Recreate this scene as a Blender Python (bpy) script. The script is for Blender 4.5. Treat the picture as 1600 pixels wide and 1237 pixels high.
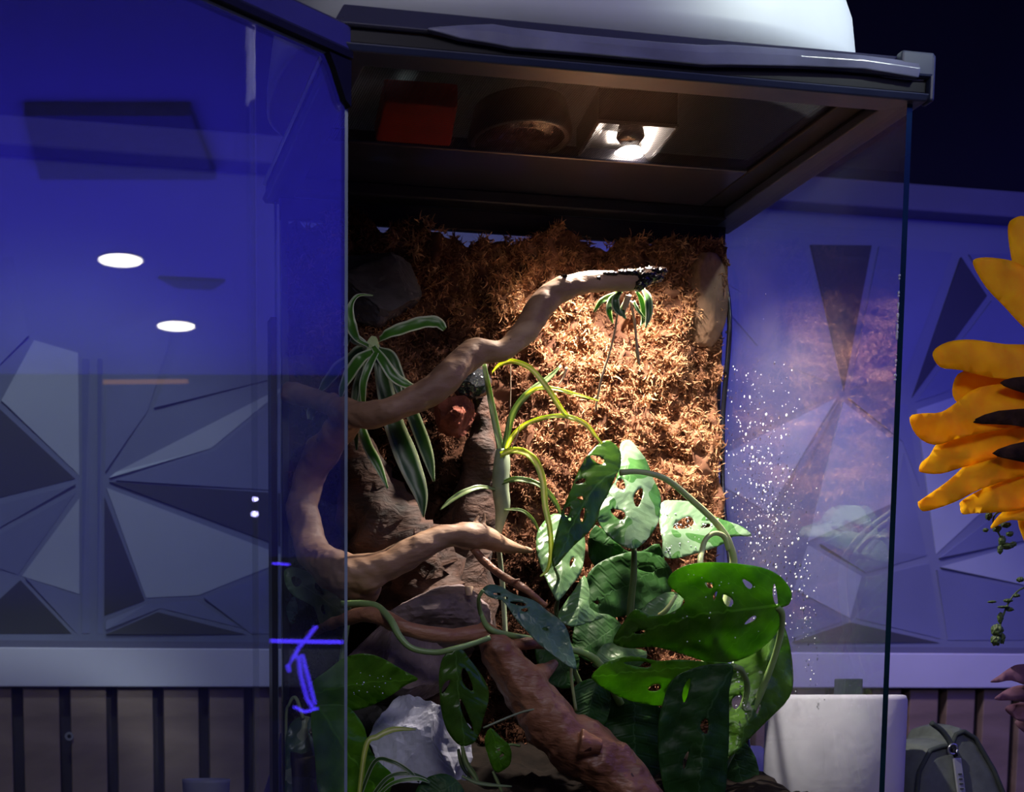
import bpy, math, random
import numpy as np
from mathutils import Vector, Matrix, noise
from mathutils.geometry import delaunay_2d_cdt
random.seed(7); RNG = np.random.default_rng(7)
for o in list(bpy.data.objects): bpy.data.objects.remove(o)
C = bpy.context.scene.collection
SC = bpy.context.scene

# ------------------------------------------------------------------ camera, world, lights, exposure
F, PX, PY, HOR = 2300.0, 520.0, 1343.0, 1090.0          # focal length (pixels), principal point, horizon row
PITCH = math.atan((PY - HOR) / F)
cam = bpy.data.cameras.new('camera'); camo = bpy.data.objects.new('camera', cam); C.objects.link(camo)
cam.sensor_fit = 'HORIZONTAL'; cam.sensor_width = 36.0; cam.lens = F / 1600 * 36
cam.shift_x = (800 - PX) / 1600; cam.shift_y = (PY - 618.5) / 1600
cam.clip_start = 0.02; cam.clip_end = 50
camo.rotation_euler = (math.pi / 2 - PITCH, 0, 0)
cam.dof.use_dof = True; cam.dof.focus_distance = 1.42; cam.dof.aperture_fstop = 13
SC.camera = camo
SC.view_settings.view_transform = 'Standard'; SC.view_settings.look = 'None'
SC.view_settings.gamma = 1; SC.view_settings.use_curve_mapping = False
SC.view_settings.exposure = 0.0
w = bpy.data.worlds.new('room_dark'); SC.world = w; w.use_nodes = True
w.node_tree.nodes['Background'].inputs[0].default_value = (0.10, 0.10, 0.22, 1)
w.node_tree.nodes['Background'].inputs[1].default_value = 0.10

def ray(px, py):
    x = (px - PX) / F; y = (PY - py) / F; c, s = math.cos(PITCH), math.sin(PITCH)
    return Vector((x, c + y * s, -s + y * c))
# the tank's own frame: U along its front, V into its depth, Z up; FL = its front left corner at eye height
FL = ray(538, HOR); FL *= 1.2 / FL.y
U = ray(12020, HOR).normalized(); V = Vector((-U.y, U.x, 0))
def P(px, py, v=0.0):                                   # the point of the plane v metres behind the tank front seen at a pixel
    r = ray(px, py); return r * (((FL + V * v).dot(V)) / r.dot(V))
def PU(px, py, u):                                      # same, on the plane u metres right of the tank's left side
    r = ray(px, py); return r * (((FL + U * u).dot(U)) / r.dot(U))
def T(u, v, z): return FL + U * u + V * v + Vector((0, 0, z))
TW = (P(1388, HOR) - FL).dot(U)
TD = (PU(1112, HOR, TW) - FL).dot(V)
ZB = P(1420, 163, 0).z                                  # underside of the lid's rim
ZT = ZB + 0.027
ZTAB = -0.27
HINGE = FL.copy()
DD = ray(2800, HOR).normalized()                         # open door runs from the hinge against this direction
DN = Vector((DD.y, -DD.x, 0))
def mirrored(px, py):                                   # where a pixel of the door looks after reflection
    r = ray(px, py); t = HINGE.dot(DN) / r.dot(DN); p = r * t
    return p, (r - DN * 2 * r.dot(DN)).normalized()
ZCEIL = 1.32
def on_ceiling(px, py, z=ZCEIL):
    p, d = mirrored(px, py); return p + d * ((z - p.z) / d.z)
def at_dist(px, py, t):
    p, d = mirrored(px, py); return p + d * t
def light(name, kind, loc, energy, color, target=None, **kw):
    l = bpy.data.lights.new(name, kind); l.energy = energy; l.color = color
    for k, v in kw.items(): setattr(l, k, v)
    o = bpy.data.objects.new(name, l); C.objects.link(o); o.location = loc
    if target is not None: o.rotation_euler = (Vector(target) - Vector(loc)).to_track_quat('-Z', 'Y').to_euler()
    return o
VW = 1.45                                               # depth of the room's back wall behind the tank front
LAMP = None
r_ = ray(978, 240); LAMP = r_ * ((ZB + 0.018) / r_.z)
light('bulb_light', 'SPOT', LAMP + Vector((0, 0, -0.006)), 42, (1.0, 0.88, 0.76), LAMP + Vector((0.035, 0.05, -0.50)),
      spot_size=math.radians(110), spot_blend=0.95, shadow_soft_size=0.010)
light('blue_ceiling_wash', 'AREA', (3.4, 0.6, 0.35), 56, (0.055, 0.04, 1.0), (3.4, 0.6, 1.4), shape='RECTANGLE', size=3.0, size_y=2.2)
light('blue_wall_wash', 'AREA', P(1300, 372, VW - 0.30), 4.4, (0.10, 0.07, 1.0), P(1300, 800, VW), shape='RECTANGLE', size=2.8, size_y=0.05)
light('wall_fill', 'AREA', P(1250, 200, 0.95) + Vector((0, 0, 0.1)), 1.0, (0.66, 0.68, 1.0), P(1200, 1000, VW), shape='RECTANGLE', size=1.2, size_y=0.3)  # unseen fill added to brighten the patterned wall
light('right_fill', 'SPOT', T(0.75, 0.75, 1.25), 40, (0.95, 0.84, 1.0), P(1380, 1120, VW), spot_size=math.radians(40), spot_blend=0.8, shadow_soft_size=0.08)  # unseen fill added to lift the right trim and slats
light('left_fill', 'SPOT', T(-0.35, 0.62, 1.25), 18, (0.80, 0.95, 1.0), P(170, 980, VW), spot_size=math.radians(48), spot_blend=0.7, shadow_soft_size=0.08)  # unseen neutral fill added for the lower left wall
light('hood_fill', 'SPOT', (1.15, 0.55, 1.28), 95, (0.88, 1.0, 0.96), P(1230, -30, 0.1), spot_size=math.radians(17), spot_blend=0.7, shadow_soft_size=0.05)  # unseen narrow fill added to light the hood from the right
light('room_fill', 'AREA', (0.3, -0.4, 1.25), 10.5, (0.95, 0.90, 1.0), (0.3, 1.3, 0.2), shape='DISK', size=0.7)  # unseen soft fill added to raise the ambient light in the tank
light('flower_fill', 'SPOT', (1.0, 0.35, 1.25), 1.7, (1.0, 0.86, 0.7), P(1580, 640, 0.09), spot_size=math.radians(36), spot_blend=0.6, shadow_soft_size=0.05)  # unseen fill added for the sunflower alone

# ------------------------------------------------------------------ materials
def newmat(name):
    m = bpy.data.materials.new(name); m.use_nodes = True; m.node_tree.nodes.clear()
    out = m.node_tree.nodes.new('ShaderNodeOutputMaterial'); return m, m.node_tree, out
def N(nt, t, **kw):
    n = nt.nodes.new(t)
    for k, v in kw.items():
        if k.startswith('i_'): n.inputs[k[2:].replace('_', ' ')].default_value = v
        else: setattr(n, k, v)
    return n
def ramp(nt, fac, stops):
    r = nt.nodes.new('ShaderNodeValToRGB'); e = r.color_ramp.elements
    while len(e) < len(stops): e.new(0.5)
    for a, (p, c) in zip(e, stops): a.position = p; a.color = (*c, 1)
    nt.links.new(fac, r.inputs[0]); return r.outputs[0]
def math_(nt, op, a, b=None, clamp=False):
    n = nt.nodes.new('ShaderNodeMath'); n.operation = op; n.use_clamp = clamp
    for i, x in enumerate((a, b)):
        if x is None: continue
        if isinstance(x, (int, float)): n.inputs[i].default_value = x
        else: nt.links.new(x, n.inputs[i])
    return n.outputs[0]
def simple(name, col, rough=0.5, spec=0.5, var=0.12, scale=40, bump=0.0, metal=0, bscale=None, sss=0, coat=0, bd=0.0015):
    m, nt, out = newmat(name)
    b = N(nt, 'ShaderNodeBsdfPrincipled'); b.inputs['Roughness'].default_value = rough
    b.inputs['Specular IOR Level'].default_value = spec; b.inputs['Metallic'].default_value = metal
    b.inputs['Coat Weight'].default_value = coat
    if sss: b.inputs['Subsurface Weight'].default_value = sss; b.inputs['Subsurface Scale'].default_value = 0.005
    tc = N(nt, 'ShaderNodeTexCoord'); nz = N(nt, 'ShaderNodeTexNoise'); nz.inputs['Scale'].default_value = scale; nz.inputs['Detail'].default_value = 5
    nt.links.new(tc.outputs['Object'], nz.inputs['Vector'])
    c = ramp(nt, nz.outputs['Fac'], [(0.3, tuple(x * (1 - var) for x in col)), (0.7, tuple(min(1, x * (1 + var)) for x in col))])
    nt.links.new(c, b.inputs['Base Color'])
    if bump:
        n2 = N(nt, 'ShaderNodeTexNoise'); n2.inputs['Scale'].default_value = bscale or scale * 3; n2.inputs['Detail'].default_value = 6
        nt.links.new(tc.outputs['Object'], n2.inputs['Vector'])
        bp = N(nt, 'ShaderNodeBump'); bp.inputs['Strength'].default_value = bump; bp.inputs['Distance'].default_value = bd
        nt.links.new(n2.outputs['Fac'], bp.inputs['Height']); nt.links.new(bp.outputs[0], b.inputs['Normal'])
    nt.links.new(b.outputs[0], out.inputs[0]); return m
def emit(name, col, s):
    m, nt, out = newmat(name); e = N(nt, 'ShaderNodeEmission'); e.inputs[0].default_value = (*col, 1); e.inputs[1].default_value = s
    nt.links.new(e.outputs[0], out.inputs[0]); return m
def glass(name, f0, tint=(0.96, 0.985, 0.98), film=0.0, film_col=(0.6, 0.62, 0.7), film_scale=9, film_lo=0.45, expo=5.0):
    m, nt, out = newmat(name)
    g = N(nt, 'ShaderNodeNewGeometry'); d = N(nt, 'ShaderNodeVectorMath'); d.operation = 'DOT_PRODUCT'
    nt.links.new(g.outputs['Normal'], d.inputs[0]); nt.links.new(g.outputs['Incoming'], d.inputs[1])
    a = math_(nt, 'ABSOLUTE', d.outputs['Value']); a = math_(nt, 'SUBTRACT', 1.0, a, True); a = math_(nt, 'POWER', a, expo)
    a = math_(nt, 'MULTIPLY', a, 1 - f0); a = math_(nt, 'ADD', a, f0, True)
    t = N(nt, 'ShaderNodeBsdfTransparent'); t.inputs[0].default_value = (*tint, 1)
    gl = N(nt, 'ShaderNodeBsdfGlossy'); gl.inputs['Roughness'].default_value = 0.004; gl.inputs['Color'].default_value = (1, 1, 1, 1)
    base = t.outputs[0]
    if film:
        tc = N(nt, 'ShaderNodeTexCoord'); nz = N(nt, 'ShaderNodeTexNoise'); nz.inputs['Scale'].default_value = film_scale; nz.inputs['Detail'].default_value = 7
        nt.links.new(tc.outputs['Object'], nz.inputs['Vector'])
        mr = N(nt, 'ShaderNodeMapRange'); mr.inputs[1].default_value = film_lo; mr.inputs[2].default_value = 0.75; mr.inputs[3].default_value = film * 0.25; mr.inputs[4].default_value = film
        nt.links.new(nz.outputs['Fac'], mr.inputs[0])
        df = N(nt, 'ShaderNodeBsdfDiffuse'); df.inputs[0].default_value = (*film_col, 1)
        tl = N(nt, 'ShaderNodeBsdfTranslucent'); tl.inputs[0].default_value = (*film_col, 1)
        ad = N(nt, 'ShaderNodeMixShader'); nt.links.new(df.outputs[0], ad.inputs[1]); nt.links.new(tl.outputs[0], ad.inputs[2])
        mx0 = N(nt, 'ShaderNodeMixShader'); nt.links.new(mr.outputs[0], mx0.inputs[0]); nt.links.new(base, mx0.inputs[1]); nt.links.new(ad.outputs[0], mx0.inputs[2])
        base = mx0.outputs[0]
    mx = N(nt, 'ShaderNodeMixShader'); nt.links.new(a, mx.inputs[0]); nt.links.new(base, mx.inputs[1]); nt.links.new(gl.outputs[0], mx.inputs[2])
    nt.links.new(mx.outputs[0], out.inputs[0]); return m

def leaf_mat(name, dark, lite, rough=0.32, trans=0.35, tcol=None, veins=9, kind='broad', edge=(0.55, 0.62, 0.42), blotch=0.0, gloss=0.5):
    m, nt, out = newmat(name)
    uv = N(nt, 'ShaderNodeUVMap'); sp = N(nt, 'ShaderNodeSeparateXYZ'); nt.links.new(uv.outputs[0], sp.inputs[0])
    ac = math_(nt, 'ABSOLUTE', sp.outputs[0])
    tc = N(nt, 'ShaderNodeTexCoord'); nz = N(nt, 'ShaderNodeTexNoise'); nz.inputs['Scale'].default_value = 45; nz.inputs['Detail'].default_value = 4
    nt.links.new(tc.outputs['Object'], nz.inputs['Vector'])
    col = ramp(nt, nz.outputs['Fac'], [(0.3, dark), (0.72, lite)])
    h = nz.outputs['Fac']
    def mix(fac, a, b):
        n = N(nt, 'ShaderNodeMix', data_type='RGBA'); nt.links.new(fac, n.inputs[0]); nt.links.new(a, n.inputs[6])
        if isinstance(b, tuple): n.inputs[7].default_value = (*b, 1)
        else: nt.links.new(b, n.inputs[7])
        return n.outputs[2]
    if kind == 'broad':
        # a pale midrib and slanting side veins
        t = math_(nt, 'SUBTRACT', sp.outputs[1], math_(nt, 'MULTIPLY', ac, 0.35))
        t = math_(nt, 'MULTIPLY', t, veins); t = math_(nt, 'FRACT', t); t = math_(nt, 'SUBTRACT', t, 0.5); t = math_(nt, 'ABSOLUTE', t)
        vf = math_(nt, 'LESS_THAN', t, 0.035); mid = math_(nt, 'LESS_THAN', ac, 0.028)
        f = math_(nt, 'MAXIMUM', math_(nt, 'MULTIPLY', vf, 0.16), math_(nt, 'MULTIPLY', mid, 0.5))
        col = mix(f, col, tuple(min(1, x * 1.3 + 0.04) for x in lite))
        t2 = math_(nt, 'SMOOTH_MIN', t, 0.3); h = math_(nt, 'ADD', math_(nt, 'MULTIPLY', t, 1.2), math_(nt, 'MULTIPLY', nz.outputs['Fac'], 0.5))
        if blotch:
            n3 = N(nt, 'ShaderNodeTexNoise'); n3.inputs['Scale'].default_value = 34; n3.inputs['Detail'].default_value = 1; n3.inputs['Distortion'].default_value = 0.5
            nt.links.new(tc.outputs['Object'], n3.inputs['Vector'])
            b = math_(nt, 'GREATER_THAN', n3.outputs['Fac'], 1 - blotch); col = mix(math_(nt, 'MULTIPLY', b, 0.85), col, edge)
    elif kind == 'edged':
        s = N(nt, 'ShaderNodeMapRange'); s.inputs[1].default_value = 0.62; s.inputs[2].default_value = 0.84; nt.links.new(ac, s.inputs[0])
        col = mix(s.outputs[0], col, edge)
    elif kind == 'core':
        s = N(nt, 'ShaderNodeMapRange'); s.inputs[1].default_value = 0.5; s.inputs[2].default_value = 0.2; nt.links.new(ac, s.inputs[0])
        col = mix(s.outputs[0], col, edge)
    b = N(nt, 'ShaderNodeBsdfPrincipled'); nt.links.new(col, b.inputs['Base Color']); b.inputs['Roughness'].default_value = rough
    b.inputs['Specular IOR Level'].default_value = gloss
    bp = N(nt, 'ShaderNodeBump'); bp.inputs['Strength'].default_value = 0.35; bp.inputs['Distance'].default_value = 0.0015
    nt.links.new(h, bp.inputs['Height']); nt.links.new(bp.outputs[0], b.inputs['Normal'])
    tr = N(nt, 'ShaderNodeBsdfTranslucent')
    hs = N(nt, 'ShaderNodeHueSaturation'); hs.inputs['Hue'].default_value = 0.485; hs.inputs['Saturation'].default_value = 1.15; hs.inputs['Value'].default_value = 2.9
    nt.links.new(col, hs.inputs['Color']); nt.links.new(hs.outputs[0], tr.inputs[0])
    mx = N(nt, 'ShaderNodeMixShader'); mx.inputs[0].default_value = trans
    nt.links.new(b.outputs[0], mx.inputs[1]); nt.links.new(tr.outputs[0], mx.inputs[2]); nt.links.new(mx.outputs[0], out.inputs[0]); return m
def wood_mat(name, a, b_, c, scale=14, rough=0.55, bump=0.5, spots=0.0):
    m, nt, out = newmat(name); tc = N(nt, 'ShaderNodeTexCoord')
    n1 = N(nt, 'ShaderNodeTexNoise'); n1.inputs['Scale'].default_value = scale; n1.inputs['Detail'].default_value = 6; n1.inputs['Distortion'].default_value = 0.6
    mp = N(nt, 'ShaderNodeMapping'); mp.inputs['Scale'].default_value = (1, 3, 3)
    nt.links.new(tc.outputs['Object'], mp.inputs[0]); nt.links.new(mp.outputs[0], n1.inputs['Vector'])
    col = ramp(nt, n1.outputs['Fac'], [(0.28, a), (0.5, b_), (0.72, c)])
    if spots:
        n3 = N(nt, 'ShaderNodeTexNoise'); n3.inputs['Scale'].default_value = 30; n3.inputs['Detail'].default_value = 3; nt.links.new(tc.outputs['Object'], n3.inputs['Vector'])
        f = math_(nt, 'GREATER_THAN', n3.outputs['Fac'], 1 - spots)
        mix = N(nt, 'ShaderNodeMix', data_type='RGBA'); nt.links.new(f, mix.inputs[0]); nt.links.new(col, mix.inputs[6]); mix.inputs[7].default_value = (a[0] * .35, a[1] * .3, a[2] * .3, 1); col = mix.outputs[2]
    n2 = N(nt, 'ShaderNodeTexNoise'); n2.inputs['Scale'].default_value = 60; n2.inputs['Detail'].default_value = 5
    nt.links.new(mp.outputs[0], n2.inputs['Vector'])
    b = N(nt, 'ShaderNodeBsdfPrincipled'); nt.links.new(col, b.inputs['Base Color']); b.inputs['Roughness'].default_value = rough
    bp = N(nt, 'ShaderNodeBump'); bp.inputs['Strength'].default_value = bump; bp.inputs['Distance'].default_value = 0.003
    nt.links.new(n2.outputs['Fac'], bp.inputs['Height']); nt.links.new(bp.outputs[0], b.inputs['Normal'])
    nt.links.new(b.outputs[0], out.inputs[0]); return m
def moss_mat():
    m, nt, out = newmat('dried_moss')
    at = N(nt, 'ShaderNodeAttribute'); at.attribute_name = 'tint'
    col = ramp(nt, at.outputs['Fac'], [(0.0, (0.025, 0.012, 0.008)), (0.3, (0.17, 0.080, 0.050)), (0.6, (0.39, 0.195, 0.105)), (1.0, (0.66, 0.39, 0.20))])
    b = N(nt, 'ShaderNodeBsdfDiffuse'); nt.links.new(col, b.inputs[0])
    tr = N(nt, 'ShaderNodeBsdfTranslucent'); nt.links.new(col, tr.inputs[0])
    mx = N(nt, 'ShaderNodeMixShader'); mx.inputs[0].default_value = 0.25
    nt.links.new(b.outputs[0], mx.inputs[1]); nt.links.new(tr.outputs[0], mx.inputs[2]); nt.links.new(mx.outputs[0], out.inputs[0]); return m

M = dict(
    black=simple('black_plastic', (0.009, 0.009, 0.013), 0.45, 0.2, 0.2, 30, 0.06),
    rim=simple('glossy_rim_plastic', (0.035, 0.037, 0.055), 0.24, 0.8, 0.2, 12, 0.12, bscale=9, coat=0.5),
    lip=simple('bright_lip_plastic', (0.19, 0.20, 0.27), 0.22, 0.8, 0.35, 14, 0.5, bscale=14, coat=0.6, bd=0.004),
    ledge=simple('rim_underside_plastic', (0.030, 0.040, 0.085), 0.42, 0.5, 0.15, 20, 0.05),
    backpanel=simple('lid_panel_plastic', (0.020, 0.019, 0.030), 0.30, 0.5, 0.3, 14, 0.05),
    mesh=simple('screen_wire', (0.05, 0.045, 0.05), 0.3, 0.5, 0.1, 30, metal=0.7),
    edge=simple('teal_glass_edge', (0.004, 0.028, 0.036), 0.12, 0.7, 0.4, 10),
    edge2=simple('pale_glass_edge', (0.22, 0.28, 0.36), 0.15, 0.7, 0.3, 10),
    silicone=simple('black_silicone', (0.006, 0.006, 0.012), 0.35),
    hood=simple('pale_hood', (0.60, 0.64, 0.66), 0.42, 0.4, 0.10, 7, 0.04),
    chrome=simple('polished_reflector', (0.28, 0.26, 0.25), 0.28, 0.5, 0.08, 30, metal=1),
    lens=simple('lamp_glass', (0.10, 0.045, 0.045), 0.05, 1.0, 0.2, 30, coat=1),
    lamphouse=simple('lamp_housing', (0.03, 0.022, 0.022), 0.3),
    redbox=simple('red_plastic', (0.42, 0.035, 0.02), 0.5, 0.3, 0.2, 20),
    cable=simple('black_cable', (0.004, 0.005, 0.010), 0.25, 0.7, 0.2, 30),
    wet=simple('wet_black_rot', (0.008, 0.005, 0.004), 0.10, 0.9, 0.4, 60, 0.9, bscale=90),
    white_trim=simple('painted_trim', (0.56, 0.55, 0.68), 0.5, 0.3, 0.04, 5),
    wallbase=simple('slate_wall_paint', (0.17, 0.185, 0.29), 0.6, 0.25, 0.08, 3),
    facet_dark=simple('shaded_facet', (0.045, 0.046, 0.058), 0.5, 0.35, 0.15, 4),  # relief shading put into the facet colours: dark, mid and light copies
    facet_mid=simple('half_lit_facet', (0.15, 0.165, 0.29), 0.5, 0.35, 0.12, 4),
    facet_light=simple('lit_facet', (0.34, 0.37, 0.46), 0.5, 0.35, 0.08, 4),
    upper=simple('dark_upper_wall', (0.006, 0.0055, 0.012), 0.7, 0.2, 0.2, 3),
    rail=simple('grey_rail', (0.12, 0.12, 0.19), 0.5, 0.3, 0.1, 4),
    slat=wood_mat('slat_wood', (0.17, 0.115, 0.09), (0.24, 0.165, 0.13), (0.30, 0.21, 0.17), 6, 0.6, 0.1),
    slatback=simple('slat_backing', (0.030, 0.022, 0.024), 0.8),
    ceiling=simple('ceiling_paint', (0.72, 0.72, 0.75), 0.8, 0.2, 0.05, 1.5),
    room=simple('room_wall', (0.10, 0.10, 0.13), 0.8, 0.2, 0.2, 1.5),
    vent=simple('vent_grey', (0.30, 0.30, 0.32), 0.6),
    floor=simple('floor_tile', (0.05, 0.05, 0.06), 0.5),
    table=simple('dark_table', (0.07, 0.055, 0.05), 0.4, 0.4, 0.25, 12),
    paper=simple('paper_towel', (0.66, 0.64, 0.68), 0.9, 0.1, 0.05, 20, 0.6, bscale=60),
    card=simple('cardboard', (0.28, 0.25, 0.20), 0.9, 0.1),
    post=simple('grey_metal_post', (0.07, 0.09, 0.12), 0.3, 0.5, 0.1, 20, metal=0.3),
    bag=simple('olive_fabric', (0.13, 0.15, 0.14), 0.85, 0.15, 0.15, 60, 0.25, bscale=400),
    bagseam=simple('olive_piping', (0.055, 0.068, 0.066), 0.8, 0.15, 0.15, 60),
    nickel=simple('nickel', (0.52, 0.54, 0.58), 0.3, 0.5, 0.05, 30, metal=0.9),
    zipper=simple('grey_zipper', (0.42, 0.44, 0.48), 0.45, 0.5, 0.05, 30, metal=0.3),
    cup=simple('white_cup', (0.45, 0.45, 0.62), 0.5),
    cloth=simple('lavender_cloth', (0.34, 0.26, 0.62), 0.9, 0.1, 0.2, 12, 0.3, bscale=30),
    soil=simple('dark_soil', (0.006, 0.004, 0.003), 0.95, 0.1, 0.5, 60, 1.0, bscale=120),
    bark=wood_mat('red_bark', (0.010, 0.005, 0.003), (0.040, 0.015, 0.008), (0.085, 0.033, 0.016), 18, 0.8, 1.0),
    wood=wood_mat('driftwood', (0.19, 0.10, 0.058), (0.33, 0.19, 0.11), (0.46, 0.29, 0.18), 12, 0.6, 0.35, 0.28),
    redwood=wood_mat('reddish_driftwood', (0.16, 0.065, 0.035), (0.31, 0.135, 0.07), (0.44, 0.22, 0.12), 12, 0.42, 0.7, 0.3),
    lava=simple('lava_stone', (0.24, 0.075, 0.05), 0.9, 0.2, 0.4, 60, 1.0, bscale=110),
    stone=simple('mauve_stone', (0.16, 0.115, 0.115), 0.7, 0.4, 0.6, 22, 0.9, bscale=45),
    darkstone=simple('charcoal_stone', (0.04, 0.036, 0.045), 0.55, 0.5, 0.6, 22, 0.8, bscale=45),
    blackstone=simple('black_stone', (0.014, 0.012, 0.012), 0.6, 0.4, 0.6, 22, 0.8, bscale=45),
    palestone=simple('pale_blue_stone', (0.66, 0.68, 0.84), 0.4, 0.5, 0.25, 16, 1.0, bscale=30),
    wetstone=simple('wet_black_stone', (0.02, 0.022, 0.025), 0.08, 0.9, 0.3, 30, 0.3, bscale=30),
    root=simple('pale_root', (0.50, 0.34, 0.22), 0.7),
    stem=simple('green_stem', (0.22, 0.36, 0.12), 0.4, 0.5, 0.15, 40, sss=0.1),
    palestem=simple('pale_stem', (0.42, 0.52, 0.24), 0.4, 0.5, 0.15, 40, sss=0.1),
    greystem=simple('grey_green_sheath', (0.26, 0.32, 0.20), 0.5, 0.5, 0.25, 40),
    darkstem=simple('dark_stem', (0.06, 0.10, 0.03), 0.5, 0.5, 0.15, 40),
    water=simple('water_bead', (0.82, 0.86, 0.92), 0.03, 1.0, 0.02, 30, coat=1),  # sparkle of the beads put into an opaque near-white colour
    petal=leaf_mat('yellow_petal', (0.72, 0.40, 0.002), (0.90, 0.62, 0.006), 0.6, 0.25, kind='plain', gloss=0.15),
    disc=simple('flower_disc', (0.035, 0.016, 0.008), 0.9, 0.2, 0.6, 90, 1.0, bscale=200),
    mauve=leaf_mat('mauve_petal', (0.10, 0.045, 0.075), (0.22, 0.11, 0.17), 0.6, 0.2, kind='plain', gloss=0.15),
    vase=simple('grey_vase', (0.16, 0.17, 0.20), 0.3),
    moss=moss_mat(),
    bulb=emit('lit_bulb', (1.0, 0.86, 0.74), 45), down=emit('downlight_disc', (1.0, 0.93, 0.85), 14),
    neon=emit('blue_neon', (0.07, 0.035, 1.0), 6.5), spark=emit('violet_lamp', (0.55, 0.5, 1.0), 26), warm=emit('warm_glow_tube', (1.0, 0.45, 0.2), 0.7),
    leaf=leaf_mat('green_leaf', (0.040, 0.115, 0.010), (0.085, 0.20, 0.020), 0.28, 0.42),
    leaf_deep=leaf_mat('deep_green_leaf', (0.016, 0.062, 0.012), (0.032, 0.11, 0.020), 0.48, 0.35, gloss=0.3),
    leaf_bright=leaf_mat('fresh_green_leaf', (0.070, 0.21, 0.010), (0.14, 0.33, 0.020), 0.34, 0.5),
    leaf_pale=leaf_mat('pale_green_leaf', (0.075, 0.18, 0.055), (0.16, 0.29, 0.12), 0.30, 0.25, gloss=0.7),
    leaf_blue=leaf_mat('blue_green_leaf', (0.060, 0.15, 0.095), (0.13, 0.25, 0.17), 0.34, 0.25, gloss=0.6),
    leaf_wash=leaf_mat('pale_marked_leaf', (0.035, 0.13, 0.03), (0.08, 0.21, 0.05), 0.25, 0.25, gloss=0.7, blotch=0.52, edge=(0.20, 0.31, 0.19)),
    leaf_var=leaf_mat('marbled_leaf', (0.05, 0.13, 0.045), (0.09, 0.20, 0.07), 0.3, 0.25, blotch=0.42, edge=(0.42, 0.48, 0.26)),
    edged=leaf_mat('white_edged_leaf', (0.045, 0.16, 0.018), (0.10, 0.26, 0.035), 0.34, 0.3, kind='edged', edge=(0.55, 0.60, 0.45)),
    edged_deep=leaf_mat('white_edged_deep_leaf', (0.030, 0.085, 0.018), (0.06, 0.14, 0.035), 0.36, 0.25, kind='edged', edge=(0.45, 0.50, 0.36)),
    strap=leaf_mat('strap_leaf', (0.26, 0.36, 0.05), (0.45, 0.52, 0.10), 0.36, 0.35, kind='core', edge=(0.60, 0.62, 0.30)),
    strap_green=leaf_mat('green_strap_leaf', (0.10, 0.17, 0.05), (0.20, 0.28, 0.10), 0.4, 0.3, kind='core', edge=(0.30, 0.38, 0.16)),
)
G_DOOR = glass('door_glass', 0.080, (0.93, 0.95, 0.97), 0.035, (0.45, 0.5, 0.75), 6)
G_SIDE = glass('side_glass', 0.050, (0.93, 0.95, 0.97), 0.10, (0.62, 0.60, 0.70), 9, 0.38)
G_LEFT = glass('left_glass', 0.03, (0.95, 0.96, 0.98), expo=22.0)
G_CLEAR = glass('clear_glass', 0.03, (0.95, 0.96, 0.98), expo=9.0)

# ------------------------------------------------------------------ mesh helpers
ORG = {}
def link(o, loc, parent, label, cat, group, kind):
    C.objects.link(o)
    if parent is not None: o.parent = parent; o.location = loc - ORG[parent.name]
    else: o.location = loc
    ORG[o.name] = loc
    if label: o['label'] = label
    if cat: o['category'] = cat
    if group: o['group'] = group
    if kind: o['kind'] = kind
    return o
def thing(name, loc, label, cat, group=None, kind=None):
    return link(bpy.data.objects.new(name, None), Vector(loc), None, label, cat, group, kind)
def mesh(name, vs, fs, mat, parent=None, label=None, cat=None, group=None, kind=None, uv=None, mi=None, smooth=False, org=None, tint=None):
    vs = np.asarray([tuple(v) for v in vs] if not isinstance(vs, np.ndarray) else vs, dtype=float)
    if org is None:
        if parent is not None: org = ORG[parent.name]
        else: org = Vector(((vs[:, 0].min() + vs[:, 0].max()) / 2, (vs[:, 1].min() + vs[:, 1].max()) / 2, vs[:, 2].min()))
    org = Vector(org)
    me = bpy.data.meshes.new(name); me.from_pydata((vs - np.array(org)).tolist(), [], fs)
    for m in (mat if isinstance(mat, (list, tuple)) else [mat]): me.materials.append(m)
    if mi is not None: me.polygons.foreach_set('material_index', mi)
    if smooth: me.polygons.foreach_set('use_smooth', [True] * len(me.polygons))
    if uv is not None:
        l = me.uv_layers.new(name='UVMap'); idx = np.empty(len(me.loops), dtype=int); me.loops.foreach_get('vertex_index', idx)
        l.data.foreach_set('uv', np.asarray(uv, dtype=float)[idx].ravel())
    if tint is not None:
        a = me.attributes.new('tint', 'FLOAT', 'POINT'); a.data.foreach_set('value', np.asarray(tint, dtype=float))
    me.update()
    return link(bpy.data.objects.new(name, me), org, parent, label, cat, group, kind)
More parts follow.
